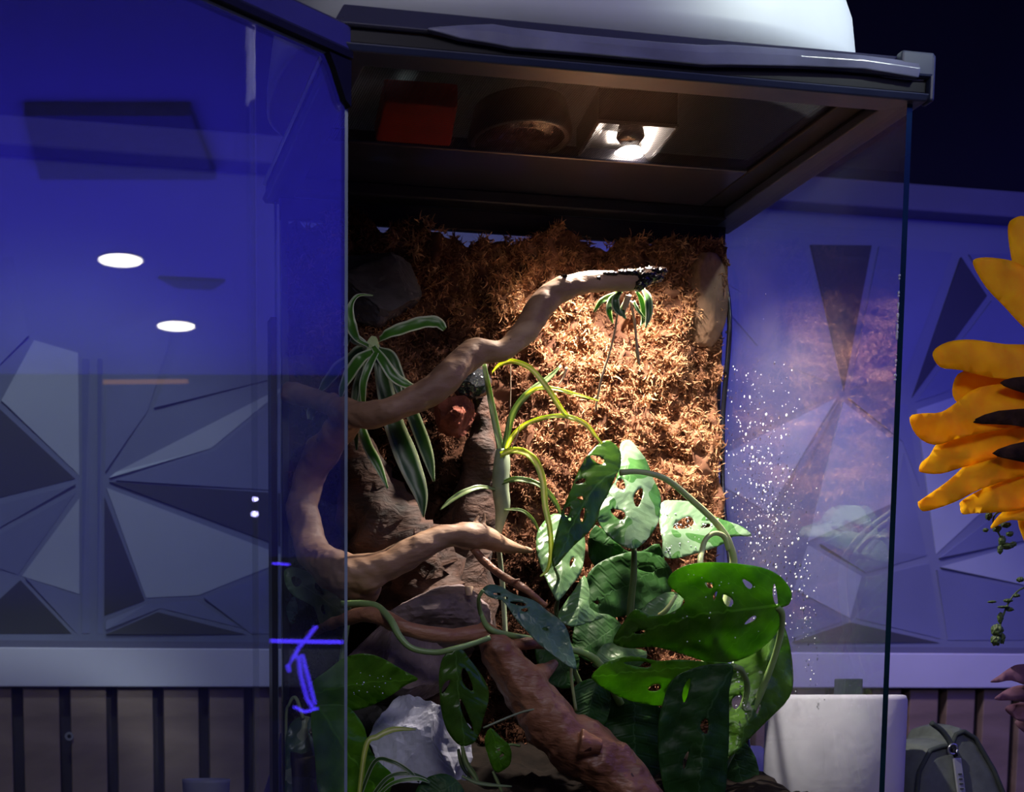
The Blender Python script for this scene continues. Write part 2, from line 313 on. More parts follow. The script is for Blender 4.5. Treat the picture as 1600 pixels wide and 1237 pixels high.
class MB:
    def __init__(s): s.v = []; s.f = []; s.m = []
    def add(s, vs, fs, mi=0):
        b = len(s.v); s.v += [Vector(v) for v in vs]; s.f += [tuple(i + b for i in f) for f in fs]; s.m += [mi] * len(fs); return s
    def box(s, o, a, b, c, mi=0, face_mi=None):      # corner o, edge vectors a, b, c
        vs = [o, o + a, o + a + b, o + b, o + c, o + a + c, o + a + b + c, o + b + c]
        fs = [(0, 3, 2, 1), (4, 5, 6, 7), (0, 1, 5, 4), (1, 2, 6, 5), (2, 3, 7, 6), (3, 0, 4, 7)]
        n = len(s.f); s.add(vs, fs, mi)
        if face_mi:
            for i, k in face_mi.items(): s.m[n + i] = k
        return s
    def prism(s, base, up, mi=0):
        n = len(base); vs = list(base) + [p + up for p in base]
        return s.add(vs, [tuple(range(n))[::-1], tuple(range(n, 2 * n))] + [(i, (i + 1) % n, n + (i + 1) % n, n + i) for i in range(n)], mi)
    def build(s, name, mat, parent=None, bevel=0, **kw):
        o = mesh(name, s.v, s.f, mat, parent, mi=s.m, **kw)
        if bevel:
            b = o.modifiers.new('bevel', 'BEVEL'); b.width = bevel; b.segments = 2; b.limit_method = 'ANGLE'; b.angle_limit = 0.6
        return o
def catmull(pts, n=6):
    pts = [np.array(p, dtype=float) for p in pts]; P_ = [2 * pts[0] - pts[1]] + pts + [2 * pts[-1] - pts[-2]]; out = []
    for i in range(1, len(P_) - 2):
        a, b, c, d = P_[i - 1:i + 3]
        for k in range(n):
            t = k / n; out.append(0.5 * ((2 * b) + (-a + c) * t + (2 * a - 5 * b + 4 * c - d) * t * t + (-a + 3 * b - 3 * c + d) * t ** 3))
    out.append(pts[-1]); return out
def tube(mb, pts, rad, sides=10, wob=0.0, seed=0, mi=0, caps=True):
    pts = [Vector(p) for p in pts]; n = len(pts); b0 = len(mb.v); up = Vector((0.13, 0.31, 0.94)); vs = []
    for i, p in enumerate(pts):
        t = (pts[min(i + 1, n - 1)] - pts[max(i - 1, 0)]).normalized(); a = t.cross(up)
        if a.length < 0.05: a = t.cross(Vector((1, 0, 0)))
        a.normalize(); b = t.cross(a)
        for k in range(sides):
            th = 2 * math.pi * k / sides; d = a * math.cos(th) + b * math.sin(th); r = rad[i]
            if wob: r *= 1 + wob * noise.noise((p + d * r) * 42 + Vector((seed, 0, 0))) + wob * 0.6 * noise.noise((p + d * r) * 120)
            vs.append(p + d * r)
    fs = [(i * sides + k, i * sides + (k + 1) % sides, (i + 1) * sides + (k + 1) % sides, (i + 1) * sides + k) for i in range(n - 1) for k in range(sides)]
    if caps: fs += [tuple(range(sides))[::-1], tuple((n - 1) * sides + k for k in range(sides))]
    mb.add(vs, fs, mi); return mb
def pxr(p, rpx): return rpx * p.y / F                    # pixels to metres at a point
def pxtube(mb, path, n=6, sides=10, wob=0.0, seed=0):    # path of (px, py, v, radius in pixels)
    sp = catmull(path, n); pts = [P(a[0], a[1], a[2]) for a in sp]
    return tube(mb, pts, [max(pxr(p, a[3]), 2e-4) for p, a in zip(pts, sp)], sides, wob, seed)
def pstem(name, path, mat, parent, sides=8, label=None, n=6, **kw):
    mb = MB(); pxtube(mb, path, n, sides); return mb.build(name, mat, parent, label=label, smooth=True, **kw)
def inpoly(x, y, poly):
    c = False; j = len(poly) - 1
    for i in range(len(poly)):
        xi, yi = poly[i]; xj, yj = poly[j]
        if (yi > y) != (yj > y) and x < (xj - xi) * (y - yi) / (yj - yi) + xi: c = not c
        j = i
    return c
def smooth_poly(pts, n=4):
    k = len(pts); out = []
    for i in range(k):
        a, b, c, d = (np.array(pts[(i + j) % k], dtype=float) for j in (-1, 0, 1, 2))
        for q in range(n):
            t = q / n; out.append(tuple(0.5 * ((2 * b) + (-a + c) * t + (2 * a - 5 * b + 4 * c - d) * t * t + (-a + 3 * b - 3 * c + d) * t ** 3)))
    return out
def ell(cx, cy, w_, h_, deg=0, n=12):
    a = math.radians(deg); o = []
    for k in range(n):
        t = 2 * math.pi * k / n; s = 1 - 0.12 * math.cos(3 * t); x = w_ / 2 * math.cos(t) * s; y = h_ / 2 * math.sin(t) * s
        o.append((cx + x * math.cos(a) - y * math.sin(a), cy + x * math.sin(a) + y * math.cos(a)))
    return o
def blade(name, outline, mid, mat, parent, v=0.15, gx=0.0, gy=-0.03, fold=0.25, holes=(), curl=0.15, step=7, thick=0.0005, seed=0, label=None, smooth=3, kind=None):
    """a broad leaf: outline, holes and midrib (pixels seen from the camera), laid on a tilted, folded, rippled surface and given thickness"""
    out = smooth_poly(outline, smooth); hs = [ell(*h) for h in holes]
    midp = [np.array(p, dtype=float) for p in catmull([(*p, 0) for p in mid], 8)]
    mids = np.array([p[:2] for p in midp]); L = np.r_[0, np.cumsum(np.linalg.norm(np.diff(mids, axis=0), axis=1))]; LT = L[-1]
    xs = [p[0] for p in out]; ys = [p[1] for p in out]; cx, cy = np.mean(xs), np.mean(ys)
    pts = [Vector(p) for p in out]; ed = [(i, (i + 1) % len(out)) for i in range(len(out))]
    for h in hs:
        b = len(pts); pts += [Vector(p) for p in h]; ed += [(b + i, b + (i + 1) % len(h)) for i in range(len(h))]
    y = min(ys) + step / 2; row = 0
    while y < max(ys):
        x = min(xs) + step / 2 + (row % 2) * step / 2
        while x < max(xs):
            if inpoly(x, y, out) and not any(inpoly(x, y, h) for h in hs): pts.append(Vector((x, y)))
            x += step
        y += step * 0.87; row += 1
    r = delaunay_2d_cdt(pts, ed, [], 0, 1e-4); pv = [tuple(p) for p in r[0]]; fs = []
    for f in r[2]:
        c = (sum(pv[i][0] for i in f) / 3, sum(pv[i][1] for i in f) / 3)
        if inpoly(*c, out) and not any(inpoly(*c, h) for h in hs): fs.append(tuple(f))
    W = max(max(np.linalg.norm(np.array(p) - mids, axis=1).min() for p in out), 1)
    vs = []; uv = []
    for p in pv:
        d = np.linalg.norm(np.array(p) - mids, axis=1); k = int(d.argmin()); dist = d[k]
        k2 = min(k + 1, len(mids) - 1); tan = mids[k2] - mids[max(k2 - 1, 0)]; q = np.array(p) - mids[k]
        sg = 1 if tan[0] * q[1] - tan[1] * q[0] > 0 else -1
        u_ = sg * dist / W; t_ = L[k] / LT; m_ = 0.00055
        vv = v + gx * (p[0] - cx) / 100 + gy * (p[1] - cy) / 100 + fold * dist * m_ * (1 - 0.5 * abs(u_)) + curl * m_ * 60 * (t_ - 0.5) ** 2
        vv += 0.0035 * noise.noise(Vector((p[0] / 26, p[1] / 26, seed))) + 0.0016 * math.sin(t_ * 26 - abs(u_) * 7) * abs(u_)
        vs.append(P(p[0], p[1], vv)); uv.append((u_, t_))
    o = mesh(name, vs, fs, mat, parent, uv=uv, smooth=True, label=label, kind=kind)
    s = o.modifiers.new('thickness', 'SOLIDIFY'); s.thickness = thick
    o['_px'] = 0; del o['_px']; return o
def strap(name, path, mat, parent, fold=0.35, n=7, tip=True, label=None, lift=0.0, nrm=None):
    """a ribbon leaf: path of (px, py, v, full width in pixels)"""
    sp = catmull(path, n); pts = [P(a[0], a[1], a[2]) for a in sp]; vs = []; uv = []; K = 5
    for i, (p, a) in enumerate(zip(pts, sp)):
        t = (pts[min(i + 1, len(pts) - 1)] - pts[max(i - 1, 0)]).normalized()
        view = (nrm or Vector((-0.1, -1, 0.35))).normalized(); s = t.cross(view).normalized(); nn = s.cross(t)
        wd = max(pxr(p, a[3]) / 2, 1.2e-4)
        for k in range(K):
            c = -1 + 2 * k / (K - 1); vs.append(p + s * c * wd + nn * (-fold * wd * (1 - c * c) * 0.9 + 0.08 * wd * math.sin(i * 0.9) * c)); uv.append((c, i / len(pts)))
    fs = [(i * K + k, i * K + k + 1, (i + 1) * K + k + 1, (i + 1) * K + k) for i in range(len(pts) - 1) for k in range(K - 1)]
    o = mesh(name, vs, fs, mat, parent, uv=uv, smooth=True, label=label); sd = o.modifiers.new('thickness', 'SOLIDIFY'); sd.thickness = 0.0004; return o
def ico(sub=3):
    import bmesh
    bm = bmesh.new(); bmesh.ops.create_icosphere(bm, subdivisions=sub, radius=1); vs = [v.co.copy() for v in bm.verts]; fs = [tuple(v.index for v in f.verts) for f in bm.faces]; bm.free(); return vs, fs
ICO4, ICO5, ICO1 = ico(4), ico(5), ico(2)
def rock(name, px, py, v, rx, ry, rd, mat, label, cat='stone', seed=0, rough=0.35, crisp=0.25, tilt=0, smooth=False, parent=None, cuts=16, **kw):
    c = P(px, py, v); a, b = pxr(c, rx), pxr(c, ry); ct, st = math.cos(tilt), math.sin(tilt); vs = []; rr = random.Random(seed)
    pl = []
    for _ in range(cuts):
        n = Vector((rr.gauss(0, 1), rr.gauss(0, 1), rr.gauss(0, 1))).normalized(); pl.append((n, rr.uniform(0.62, 0.9) if not smooth else rr.uniform(0.85, 0.97)))
    for p in ICO5[0]:
        q = p * (1.05 + rough * 0.3 * noise.noise(p * 1.3 + Vector((seed, 3, 1))))
        for n, d in pl:
            e = q.dot(n) - d
            if e > 0: q = q - n * e
        q = q * (1 + crisp * 0.14 * noise.noise(p * 4 + Vector((seed, 0, 7))) + 0.035 * noise.noise(p * 11 + Vector((seed, 0, 0))))
        x, z = q.x * a * 1.15, q.z * b * 1.15; x, z = x * ct - z * st, x * st + z * ct
        s = c + U * x + V * (q.y * rd) + Vector((0, 0, z))
        vs.append(s)
    return mesh(name, vs, ICO5[1], mat, parent, label=label, cat=cat if parent is None else None, smooth=smooth, **kw)
def disc(c, r, nrm, n=28):
    nrm = Vector(nrm).normalized(); a = nrm.orthogonal().normalized(); b = nrm.cross(a)
    return [c + a * r * math.cos(2 * math.pi * k / n) + b * r * math.sin(2 * math.pi * k / n) for k in range(n)]
def lathe(mb, c, prof, n=40, mi=0, close=False, sx=1.0, sy=1.0, power=1.0):     # prof of (radius, height)
    k = len(prof); vs = []
    for r, h in prof:
        for i in range(n):
            t = 2 * math.pi * i / n; ct, st = math.cos(t), math.sin(t)
            ct, st = math.copysign(abs(ct) ** power, ct), math.copysign(abs(st) ** power, st)
            vs.append(c + U * (r * ct * sx) + V * (r * st * sy) + Vector((0, 0, h)))
    fs = [(j * n + i, j * n + (i + 1) % n, (j + 1) * n + (i + 1) % n, (j + 1) * n + i) for j in range(k - 1) for i in range(n)]
    if close: fs += [tuple(range(n))[::-1], tuple((k - 1) * n + i for i in range(n))]
    return mb.add(vs, fs, mi)
Z = Vector((0, 0, 1))

# ------------------------------------------------------------------ the room
# back wall (parallel to the tank's front)
wl, wr = P(-700, HOR, VW), P(2600, HOR, VW)
zl0, zl1, zl2, zl3 = -1.1, P(800, 1074, VW).z, P(800, 1017, VW).z, P(1500, 338, VW).z
def wallbox(name, z0, z1, mat, v0=0.0, v1=0.12, label=None, kind='structure', bevel=0):
    mb = MB(); o = Vector((wl.x, wl.y, z0)) + V * v0; mb.box(o, U * (wr - wl).length, V * (v1 - v0), Z * (z1 - z0)); return mb.build(name, mat, kind=kind, label=label, bevel=bevel)
wall = wallbox('wall_back', zl2 - 0.03, zl3, M['wallbase'], label='slate blue wall with a relief of raised triangles')
wall['category'] = 'wall'
up = wallbox('wall_upper', zl3, ZCEIL, M['upper'], v0=0.0, label='dark wall above the grey rail'); up['category'] = 'wall'
tr = wallbox('trim_1', zl1, zl2, M['white_trim'], v0=-0.035, v1=0.0, bevel=0.002, label='wide pale lavender trim board above the wooden slats'); tr['category'] = 'trim'
tr = wallbox('trim_2', zl3 - 0.012, zl3 + 0.036, M['rail'], v0=-0.05, v1=0.0, bevel=0.004, label='grey rail along the top of the patterned wall'); tr['category'] = 'trim'
lo = wallbox('wall_lower', ZTAB - 0.75, zl1, M['slatback'], v0=0.0, label='lower wall clad in vertical brown wooden slats'); lo['category'] = 'wall'
# vertical slats: pitch follows the photograph
u0 = (P(102, 1150, VW) - FL).dot(U); u1 = (P(387, 1150, VW) - FL).dot(U); pitch = (u1 - u0) / 4
base_mesh = None
for k in range(-9, 30):
    uu = u0 + k * pitch
    o = FL + U * (uu + pitch * 0.12) + V * (VW - 0.022) + Z * (ZTAB - 0.5)
    if base_mesh is None:
        mb = MB(); mb.box(Vector((0, 0, 0)), U * pitch * 0.76, V * 0.022, Z * (zl1 - ZTAB + 0.5 - 0.001)); sl = mb.build('slat', M['slat'], lo, bevel=0.0015, org=(0, 0, 0)); base_mesh = sl
        sl.location = o - ORG[lo.name]
    else:
        c = sl.copy(); C.objects.link(c); c.location = o - ORG[lo.name]
# a round screw plug in one slat
c = P(108, 1150, VW - 0.0225); mb = MB(); mb.prism(disc(c, 0.0075, -V, 18), -V * 0.004); mb.build('screw', M['nickel'], lo, label='small pale round screw')
mb = MB(); mb.prism(disc(c - V * 0.004, 0.0035, -V, 12), -V * 0.0006); mb.build('screw_socket', M['black'], lo)
# raised triangular facets of the wall relief (pixel corners in the wall plane, first corner raised most)
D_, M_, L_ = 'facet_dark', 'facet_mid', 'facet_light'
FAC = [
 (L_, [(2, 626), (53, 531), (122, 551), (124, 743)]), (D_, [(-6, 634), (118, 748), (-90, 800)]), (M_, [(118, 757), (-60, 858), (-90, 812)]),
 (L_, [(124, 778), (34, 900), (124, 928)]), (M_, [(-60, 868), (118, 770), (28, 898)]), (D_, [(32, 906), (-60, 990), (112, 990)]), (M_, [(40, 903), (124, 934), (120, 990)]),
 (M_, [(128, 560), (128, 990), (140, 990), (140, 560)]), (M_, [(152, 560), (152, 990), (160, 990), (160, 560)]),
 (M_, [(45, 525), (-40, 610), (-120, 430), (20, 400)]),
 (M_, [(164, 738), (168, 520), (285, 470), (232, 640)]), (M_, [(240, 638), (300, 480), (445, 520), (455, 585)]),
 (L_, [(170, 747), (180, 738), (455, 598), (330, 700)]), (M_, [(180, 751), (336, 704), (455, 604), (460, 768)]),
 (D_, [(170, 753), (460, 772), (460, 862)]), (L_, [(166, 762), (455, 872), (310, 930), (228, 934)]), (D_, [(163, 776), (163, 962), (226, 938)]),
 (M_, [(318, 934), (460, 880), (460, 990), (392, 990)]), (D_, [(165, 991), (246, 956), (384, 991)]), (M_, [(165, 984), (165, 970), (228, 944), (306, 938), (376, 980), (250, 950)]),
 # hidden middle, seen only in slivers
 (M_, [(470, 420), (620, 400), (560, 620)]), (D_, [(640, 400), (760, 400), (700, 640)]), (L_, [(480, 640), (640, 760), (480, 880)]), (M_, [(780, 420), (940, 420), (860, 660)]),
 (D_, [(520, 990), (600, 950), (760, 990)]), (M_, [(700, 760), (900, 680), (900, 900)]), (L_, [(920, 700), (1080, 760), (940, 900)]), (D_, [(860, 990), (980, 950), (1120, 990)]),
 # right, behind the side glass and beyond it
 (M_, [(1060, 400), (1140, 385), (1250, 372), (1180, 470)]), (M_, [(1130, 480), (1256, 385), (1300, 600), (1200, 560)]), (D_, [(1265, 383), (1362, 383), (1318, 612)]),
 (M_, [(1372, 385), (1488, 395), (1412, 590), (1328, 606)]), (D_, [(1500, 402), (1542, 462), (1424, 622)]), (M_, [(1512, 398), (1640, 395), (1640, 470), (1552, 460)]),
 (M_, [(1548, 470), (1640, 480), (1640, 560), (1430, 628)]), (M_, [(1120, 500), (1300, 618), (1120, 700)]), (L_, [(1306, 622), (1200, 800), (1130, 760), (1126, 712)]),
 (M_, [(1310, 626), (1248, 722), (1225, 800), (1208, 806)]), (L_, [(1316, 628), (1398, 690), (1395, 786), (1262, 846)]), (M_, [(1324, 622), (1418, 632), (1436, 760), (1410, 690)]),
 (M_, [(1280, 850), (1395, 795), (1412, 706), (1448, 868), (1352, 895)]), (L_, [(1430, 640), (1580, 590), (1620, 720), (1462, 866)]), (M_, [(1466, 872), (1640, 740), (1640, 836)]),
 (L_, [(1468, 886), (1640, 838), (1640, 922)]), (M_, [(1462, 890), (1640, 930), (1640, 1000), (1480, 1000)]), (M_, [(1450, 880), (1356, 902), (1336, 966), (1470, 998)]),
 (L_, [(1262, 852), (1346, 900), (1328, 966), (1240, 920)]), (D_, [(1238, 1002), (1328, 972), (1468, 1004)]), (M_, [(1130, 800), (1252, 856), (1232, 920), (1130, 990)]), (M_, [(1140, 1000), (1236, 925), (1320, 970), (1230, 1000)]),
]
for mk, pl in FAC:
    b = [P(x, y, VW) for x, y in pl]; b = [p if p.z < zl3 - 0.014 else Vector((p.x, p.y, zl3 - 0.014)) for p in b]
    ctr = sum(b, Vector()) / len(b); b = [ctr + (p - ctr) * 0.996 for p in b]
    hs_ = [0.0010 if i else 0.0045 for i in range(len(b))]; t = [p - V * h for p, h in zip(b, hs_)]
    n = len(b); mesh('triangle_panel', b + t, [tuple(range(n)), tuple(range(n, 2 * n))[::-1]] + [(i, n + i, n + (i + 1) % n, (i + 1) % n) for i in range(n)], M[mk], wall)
# flat seam strip between wall panels and lower moulding
mb = MB(); a = P(-600, 1012, VW); mb.box(P(-600, 1015, VW) - V * 0.010, U * 3.2, V * 0.010, Z * 0.020); mb.build('moulding', M['rail'], wall)
# ceiling, right wall, floor
mb = MB(); mb.box(Vector((-1.6, -2.2, ZCEIL)), Vector((7.6, 0, 0)), Vector((0, 8.5, 0)), Z * 0.1); ce = mb.build('ceiling', M['ceiling'], kind='structure', label='pale ceiling washed in blue light'); ce['category'] = 'ceiling'
mb = MB(); mb.box(Vector((5.05, -2.2, -1.1)), Vector((0.1, 0, 0)), Vector((0, 8.5, 0)), Z * (ZCEIL + 1.1)); wr_ = mb.build('wall_right', M['room'], kind='structure', label='dark wall at the far right of the room'); wr_['category'] = 'wall'
mb = MB(); mb.box(Vector((-1.6, -2.2, -1.2)), Vector((7.6, 0, 0)), Vector((0, 8.5, 0)), Z * 0.1); fl = mb.build('floor', M['floor'], kind='structure', label='dark floor'); fl['category'] = 'floor'
for (px, py, lab) in ((187, 405, 'upper left one of two round white downlights mirrored in the open door'), (274, 508, 'lower right one of two round white downlights mirrored in the open door')):
    p = on_ceiling(px, py); t = thing('ceiling_downlight', p, lab, 'ceiling light', 'round ceiling downlights')
    mb = MB(); mb.prism(disc(p - Z * 0.006, 0.064, -Z, 32), Z * 0.0055); mb.build('light_disc', M['down'], t)
    mb = MB(); lathe(mb, p - Z * 0.004, [(0.066, 0), (0.074, 0), (0.074, 0.0035), (0.066, 0.0035), (0.066, 0)]); mb.build('trim_ring', M['white_trim'], t)
t = thing('ceiling_vent', on_ceiling(190, 210), 'wide dark ceiling unit mirrored high in the open door', 'vent')
q = [on_ceiling(35, 160), on_ceiling(295, 160), on_ceiling(335, 262), on_ceiling(60, 262)]; mb = MB(); mb.prism([p - Z * 0.03 for p in q], Z * 0.0295); mb.build('casing', M['vent'], t)
t = thing('ceiling_speaker', on_ceiling(310, 440), 'small dark ceiling grille mirrored beside the downlights', 'vent')
q = [on_ceiling(245, 431), on_ceiling(350, 436), on_ceiling(330, 449), on_ceiling(275, 446)]; mb = MB(); mb.prism([p - Z * 0.01 for p in q], Z * 0.0095); mb.build('grille', M['vent'], t)
# blue neon figure and violet lamps that the door mirrors, and the added tube for the orange line
mb = MB(); tube(mb, [at_dist(421, 1001, 2.6), at_dist(533, 1003, 2.6)], [0.005] * 2, 8)
t = thing('neon_sign', at_dist(470, 1100, 2.6), 'glowing blue neon line figure with a long crossbar, mirrored in the door', 'neon sign')
mb.build('crossbar', M['neon'], t, smooth=True)
for pl in ([(492, 978), (478, 997), (466, 1010), (456, 1028)], [(456, 1028), (448, 1040), (450, 1050)], [(464, 1024), (468, 1055), (478, 1092), (487, 1106)], [(470, 1022), (480, 1060), (490, 1100)], [(458, 1104), (474, 1112), (494, 1106)]):
    mb = MB(); tube(mb, [at_dist(x, y, 2.6) for x, y in pl], [0.004] * len(pl), 8); mb.build('tube', M['neon'], t, smooth=True)
mb = MB(); tube(mb, [at_dist(424, 880, 2.6), at_dist(450, 882, 2.6)], [0.003] * 2, 8); mb.build('tube', M['neon'], t, smooth=True)
mb = MB(); cc = at_dist(470, 1040, 2.63); back = at_dist(470, 1040, 2.70) - cc
q = [at_dist(415, 870, 2.64), at_dist(540, 870, 2.64), at_dist(540, 1125, 2.64), at_dist(415, 1125, 2.64)]; mb.prism(q, back.normalized() * 0.01); mb.build('backboard', M['upper'], t)
mb = MB(); tube(mb, [at_dist(478, 1125, 2.645), Vector((*at_dist(478, 1125, 2.645).xy, -1.1))], [0.012] * 2, 8); mb.build('stand', M['upper'], t)
t = thing('desk_lamp', at_dist(397, 800, 3.2), 'tiny violet white lamp pair mirrored low in the door', 'lamp')
for px, py, s in ((397, 780, .006), (396, 803, .008)):
    mb = MB(); mb.add([at_dist(px, py, 3.2) + p * s for p in ICO1[0]], ICO1[1]); mb.build('bulb', M['spark'], t, smooth=True)
mb = MB(); tube(mb, [at_dist(397, 776, 3.215), Vector((*at_dist(397, 780, 3.215).xy, -1.1))], [0.006] * 2, 8); mb.build('pole', M['upper'], t)
mb = MB(); tube(mb, [at_dist(160, 597, 4.4), at_dist(292, 596, 4.4)], [0.008] * 2, 8); o = mb.build('glow_tube', M['warm'], smooth=True, label='added dim tube for the orange line across the middle of the door', cat='light strip')  # emissive tube added to draw the orange line in the door

# table that carries everything
mb = MB(); mb.box(Vector((-1.3, 0.55, ZTAB - 0.04)), Vector((2.9, 0, 0)), Vector((0, 1.75, 0)), Z * 0.04)
tb = thing('table', (0.1, 1.4, -1.1), 'dark table top under the terrarium', 'table'); mb.build('tabletop', M['table'], tb, bevel=0.004)
for x, y in ((-1.2, 0.65), (1.45, 0.65), (-1.2, 2.15), (1.45, 2.15)):
    mb = MB(); mb.box(Vector((x, y, -1.1)), Vector((0.06, 0, 0)), Vector((0, 0.06, 0)), Z * (ZTAB - 0.04 + 1.1)); mb.build('leg', M['table'], tb)

# ------------------------------------------------------------------ terrarium
ter = thing('terrarium', T(TW / 2, TD / 2, ZTAB), 'tall glass terrarium with black mesh lid and open door, planted with moss and vines', 'terrarium')
G = 0.0052
def pane(name, u0, v0, du, dv, mat, edges, label=None, z0=ZTAB + 0.02, z1=ZB + 0.004):
    mb = MB(); fm = {0: 1, 1: 1}
    if du > dv: fm.update({3: 1, 5: 1})
    else: fm.update({2: 1, 4: 1})
    mb.box(T(u0, v0, z0), U * du, V * dv, Z * (z1 - z0), 0, fm); return mb.build(name, [mat, edges], ter, label=label)
pane('side_pane', 0, 0, 0.0025, TD, G_LEFT, M['edge2'], 'left glass side')
rp = pane('side_pane', TW - G, 0, G, TD, G_SIDE, M['edge'], 'right glass side, misted and beaded with water')
pane('back_pane', G, TD - G, TW - 2 * G, G, G_CLEAR, M['edge'])
mb = MB()
for uu in (G, TW - G - 0.007): mb = MB(); mb.box(T(uu, TD - G - 0.007, ZTAB + 0.02), U * 0.007, V * 0.007, Z * (ZB - ZTAB - 0.02)); mb.build('silicone_seam', M['silicone'], ter)
mb = MB(); mb.box(T(-0.006, TD - 0.012, ZTAB + 0.02), U * 0.0058, V * 0.020, Z * (P(430, 500, TD).z - ZTAB - 0.02)); mb.build('corner_post', M['silicone'], ter)
mb = MB(); mb.box(T(-0.006, -0.008, ZTAB), U * (TW + 0.012), V * (TD + 0.016), Z * 0.02)
mb.box(T(-0.006, -0.008, ZTAB + 0.02), U * (TW + 0.012), V * 0.006, Z * 0.06); mb.build('base_tray', M['black'], ter, bevel=0.002)
# lid: profiled ring (outer chamfer, black face, pale underside ledge), inner wall, screen, solid rear panel
OV = 0.011
def ring(name, prof, mat, lab=None):                   # prof of (inset, z) swept around the rectangle
    mb = MB(); k = len(prof); vs = []
    for ins, z in prof:
        a = -OV + ins; u1_, v1_ = TW + OV - ins, TD + OV - ins
        vs += [T(a, a, z), T(u1_, a, z), T(u1_, v1_, z), T(a, v1_, z)]
    fs = [(j * 4 + i, j * 4 + (i + 1) % 4, ((j + 1) % k) * 4 + (i + 1) % 4, ((j + 1) % k) * 4 + i) for j in range(k) for i in range(4)]
    mb.add(vs, fs); return mb.build(name, mat, ter, bevel=0.0012, label=lab)
ring('rim_top', [(0.0, ZT - 0.008), (0.010, ZT + 0.010), (0.028, ZT + 0.012), (0.028, ZT - 0.004), (0.003, ZT - 0.010)], M['rim'], 'shiny dark upper edge of the lid')
ring('rim', [(0.0035, ZT - 0.0105), (0.030, ZT - 0.010), (0.030, ZB + 0.010), (0.0035, ZB + 0.006)], M['black'])
ring('rim_ledge', [(0.0, ZB + 0.0055), (0.003, ZB), (0.031, ZB + 0.001), (0.031, ZB + 0.0095)], M['ledge'], 'grey violet underside of the rim')
mb = MB(); tp = [(668, 44), (692, 41), (720, 39), (770, 37), (800, 42), (900, 53), (1030, 65), (1100, 70), (1140, 69), (1250, 77), (1350, 86), (1436, 97)]; bt = [(668, 46), (692, 52), (720, 60), (770, 68), (800, 74), (900, 82), (1030, 94), (1100, 101), (1140, 101), (1250, 103), (1350, 107), (1436, 121)]
vq = -OV - 0.0035; a = [P(x, y, vq + (0.004 if y < 60 else 0.003)) for x, y in tp]; b = [P(x, y, vq) for x, y in bt]; m_ = [p.lerp(q, .45) - V * 0.0022 for p, q in zip(a, b)]; bk = [p + V * 0.006 for p in b]; ak = [p + V * 0.008 for p in a]; k = len(a)
rows = a + m_ + b + bk + ak
mb.add(rows, [(r * k + i, r * k + i + 1, ((r + 1) % 5) * k + i + 1, ((r + 1) % 5) * k + i) for r in range(5) for i in range(k - 1)] + [tuple(r * k for r in range(5)), tuple(r * k + k - 1 for r in range(5))[::-1]])
mb.build('front_lip', M['lip'], ter, smooth=False, bevel=0.0008, label='shiny uneven lip along the front of the lid')
# right corner cap
mb = MB(); mb.box(T(TW + OV - 0.003, -OV - 0.0015, ZB - 0.001), U * 0.0045, V * 0.014, Z * (ZT - ZB + 0.010)); mb.box(T(TW + OV - 0.030, -OV - 0.0015, ZT - 0.009), U * 0.030, V * 0.010, Z * 0.0195); mb.build('corner_cap', M['ledge'], ter, bevel=0.002)
ZM = ZB + 0.014
VB = TD * 0.60
mb = MB(); x0, x1, y0, y1 = 0.019, TW - 0.045, 0.016, VB
for i in range(int((x1 - x0) / 0.0021)):
    uu = x0 + i * 0.0021; mb.box(T(uu, y0, ZM), U * 0.00034, V * (y1 - y0), Z * 0.00016)
for i in range(int((y1 - y0) / 0.0021)):
    vv = y0 + i * 0.0021; mb.box(T(x0, vv, ZM + 0.00012), U * (x1 - x0), V * 0.00034, Z * 0.00016)
mb.build('screen', M['mesh'], ter, kind='stuff', label='fine wire screen of the lid')
mb = MB(); mb.box(T(0.019, VB, ZM - 0.002), U * (TW - 0.038), V * (TD - VB - 0.019), Z * 0.012); mb.build('rear_panel', M['backpanel'], ter, bevel=0.002)
mb = MB(); mb.box(T(TW - 0.045, 0.019, ZM - 0.003), U * 0.026, V * (TD - 0.038), Z * 0.013); mb.build('side_panel', M['black'], ter, bevel=0.002)
mb = MB(); mb.box(T(0.017, TD - 0.040, ZB - 0.001), U * (TW - 0.034), V * 0.022, Z * 0.013)
mb.box(T(0.004, TD - 0.012, ZB - 0.020), U * (TW - 0.008), V * 0.008, Z * 0.022); mb.build('rear_bar', M['black'], ter, bevel=0.002)
# open door
ZD = P(530, 56, 0).z
def DT(a, n, z): return HINGE - DD * a + DN * n + Z * z - Z * HINGE.z
mb = MB(); mb.box(DT(0.004, 0, ZTAB + 0.03), -DD * 0.42, DN * 0.004, Z * (ZD - ZTAB - 0.05), 0, {0: 1, 1: 1, 3: 1})
door = mb.build('door', [G_DOOR, M['edge2']], ter, label='open glass door swung out towards the camera')
mb = MB(); mb.box(DT(0.0, -0.004, ZD - 0.014), -DD * 0.44, DN * 0.012, Z * 0.020); mb.build('door_top_rail', M['rim'], door, bevel=0.002)
mb = MB(); mb.box(DT(0.0, -0.005, ZD - 0.019), -DD * 0.44, DN * 0.014, Z * 0.005); mb.build('door_gasket', M['black'], door)
mb = MB(); base = [DT(0.0, 0, ZD - 0.02), DT(0.024, 0, ZD - 0.02), DT(0.017, 0, ZD - 0.030), DT(0.006, 0, ZD - 0.050), DT(0.0, 0, ZD - 0.054)]; mb.prism([p - DN * 0.003 for p in base], DN * 0.010); mb.build('hinge', M['black'], door)
mb = MB(); mb.box(DT(0.098, -0.0008, ZTAB + 0.03), -DD * 0.0012, DN * 0.0056, Z * (ZD - ZTAB - 0.05)); mb.build('door_strip', G_SIDE, door)

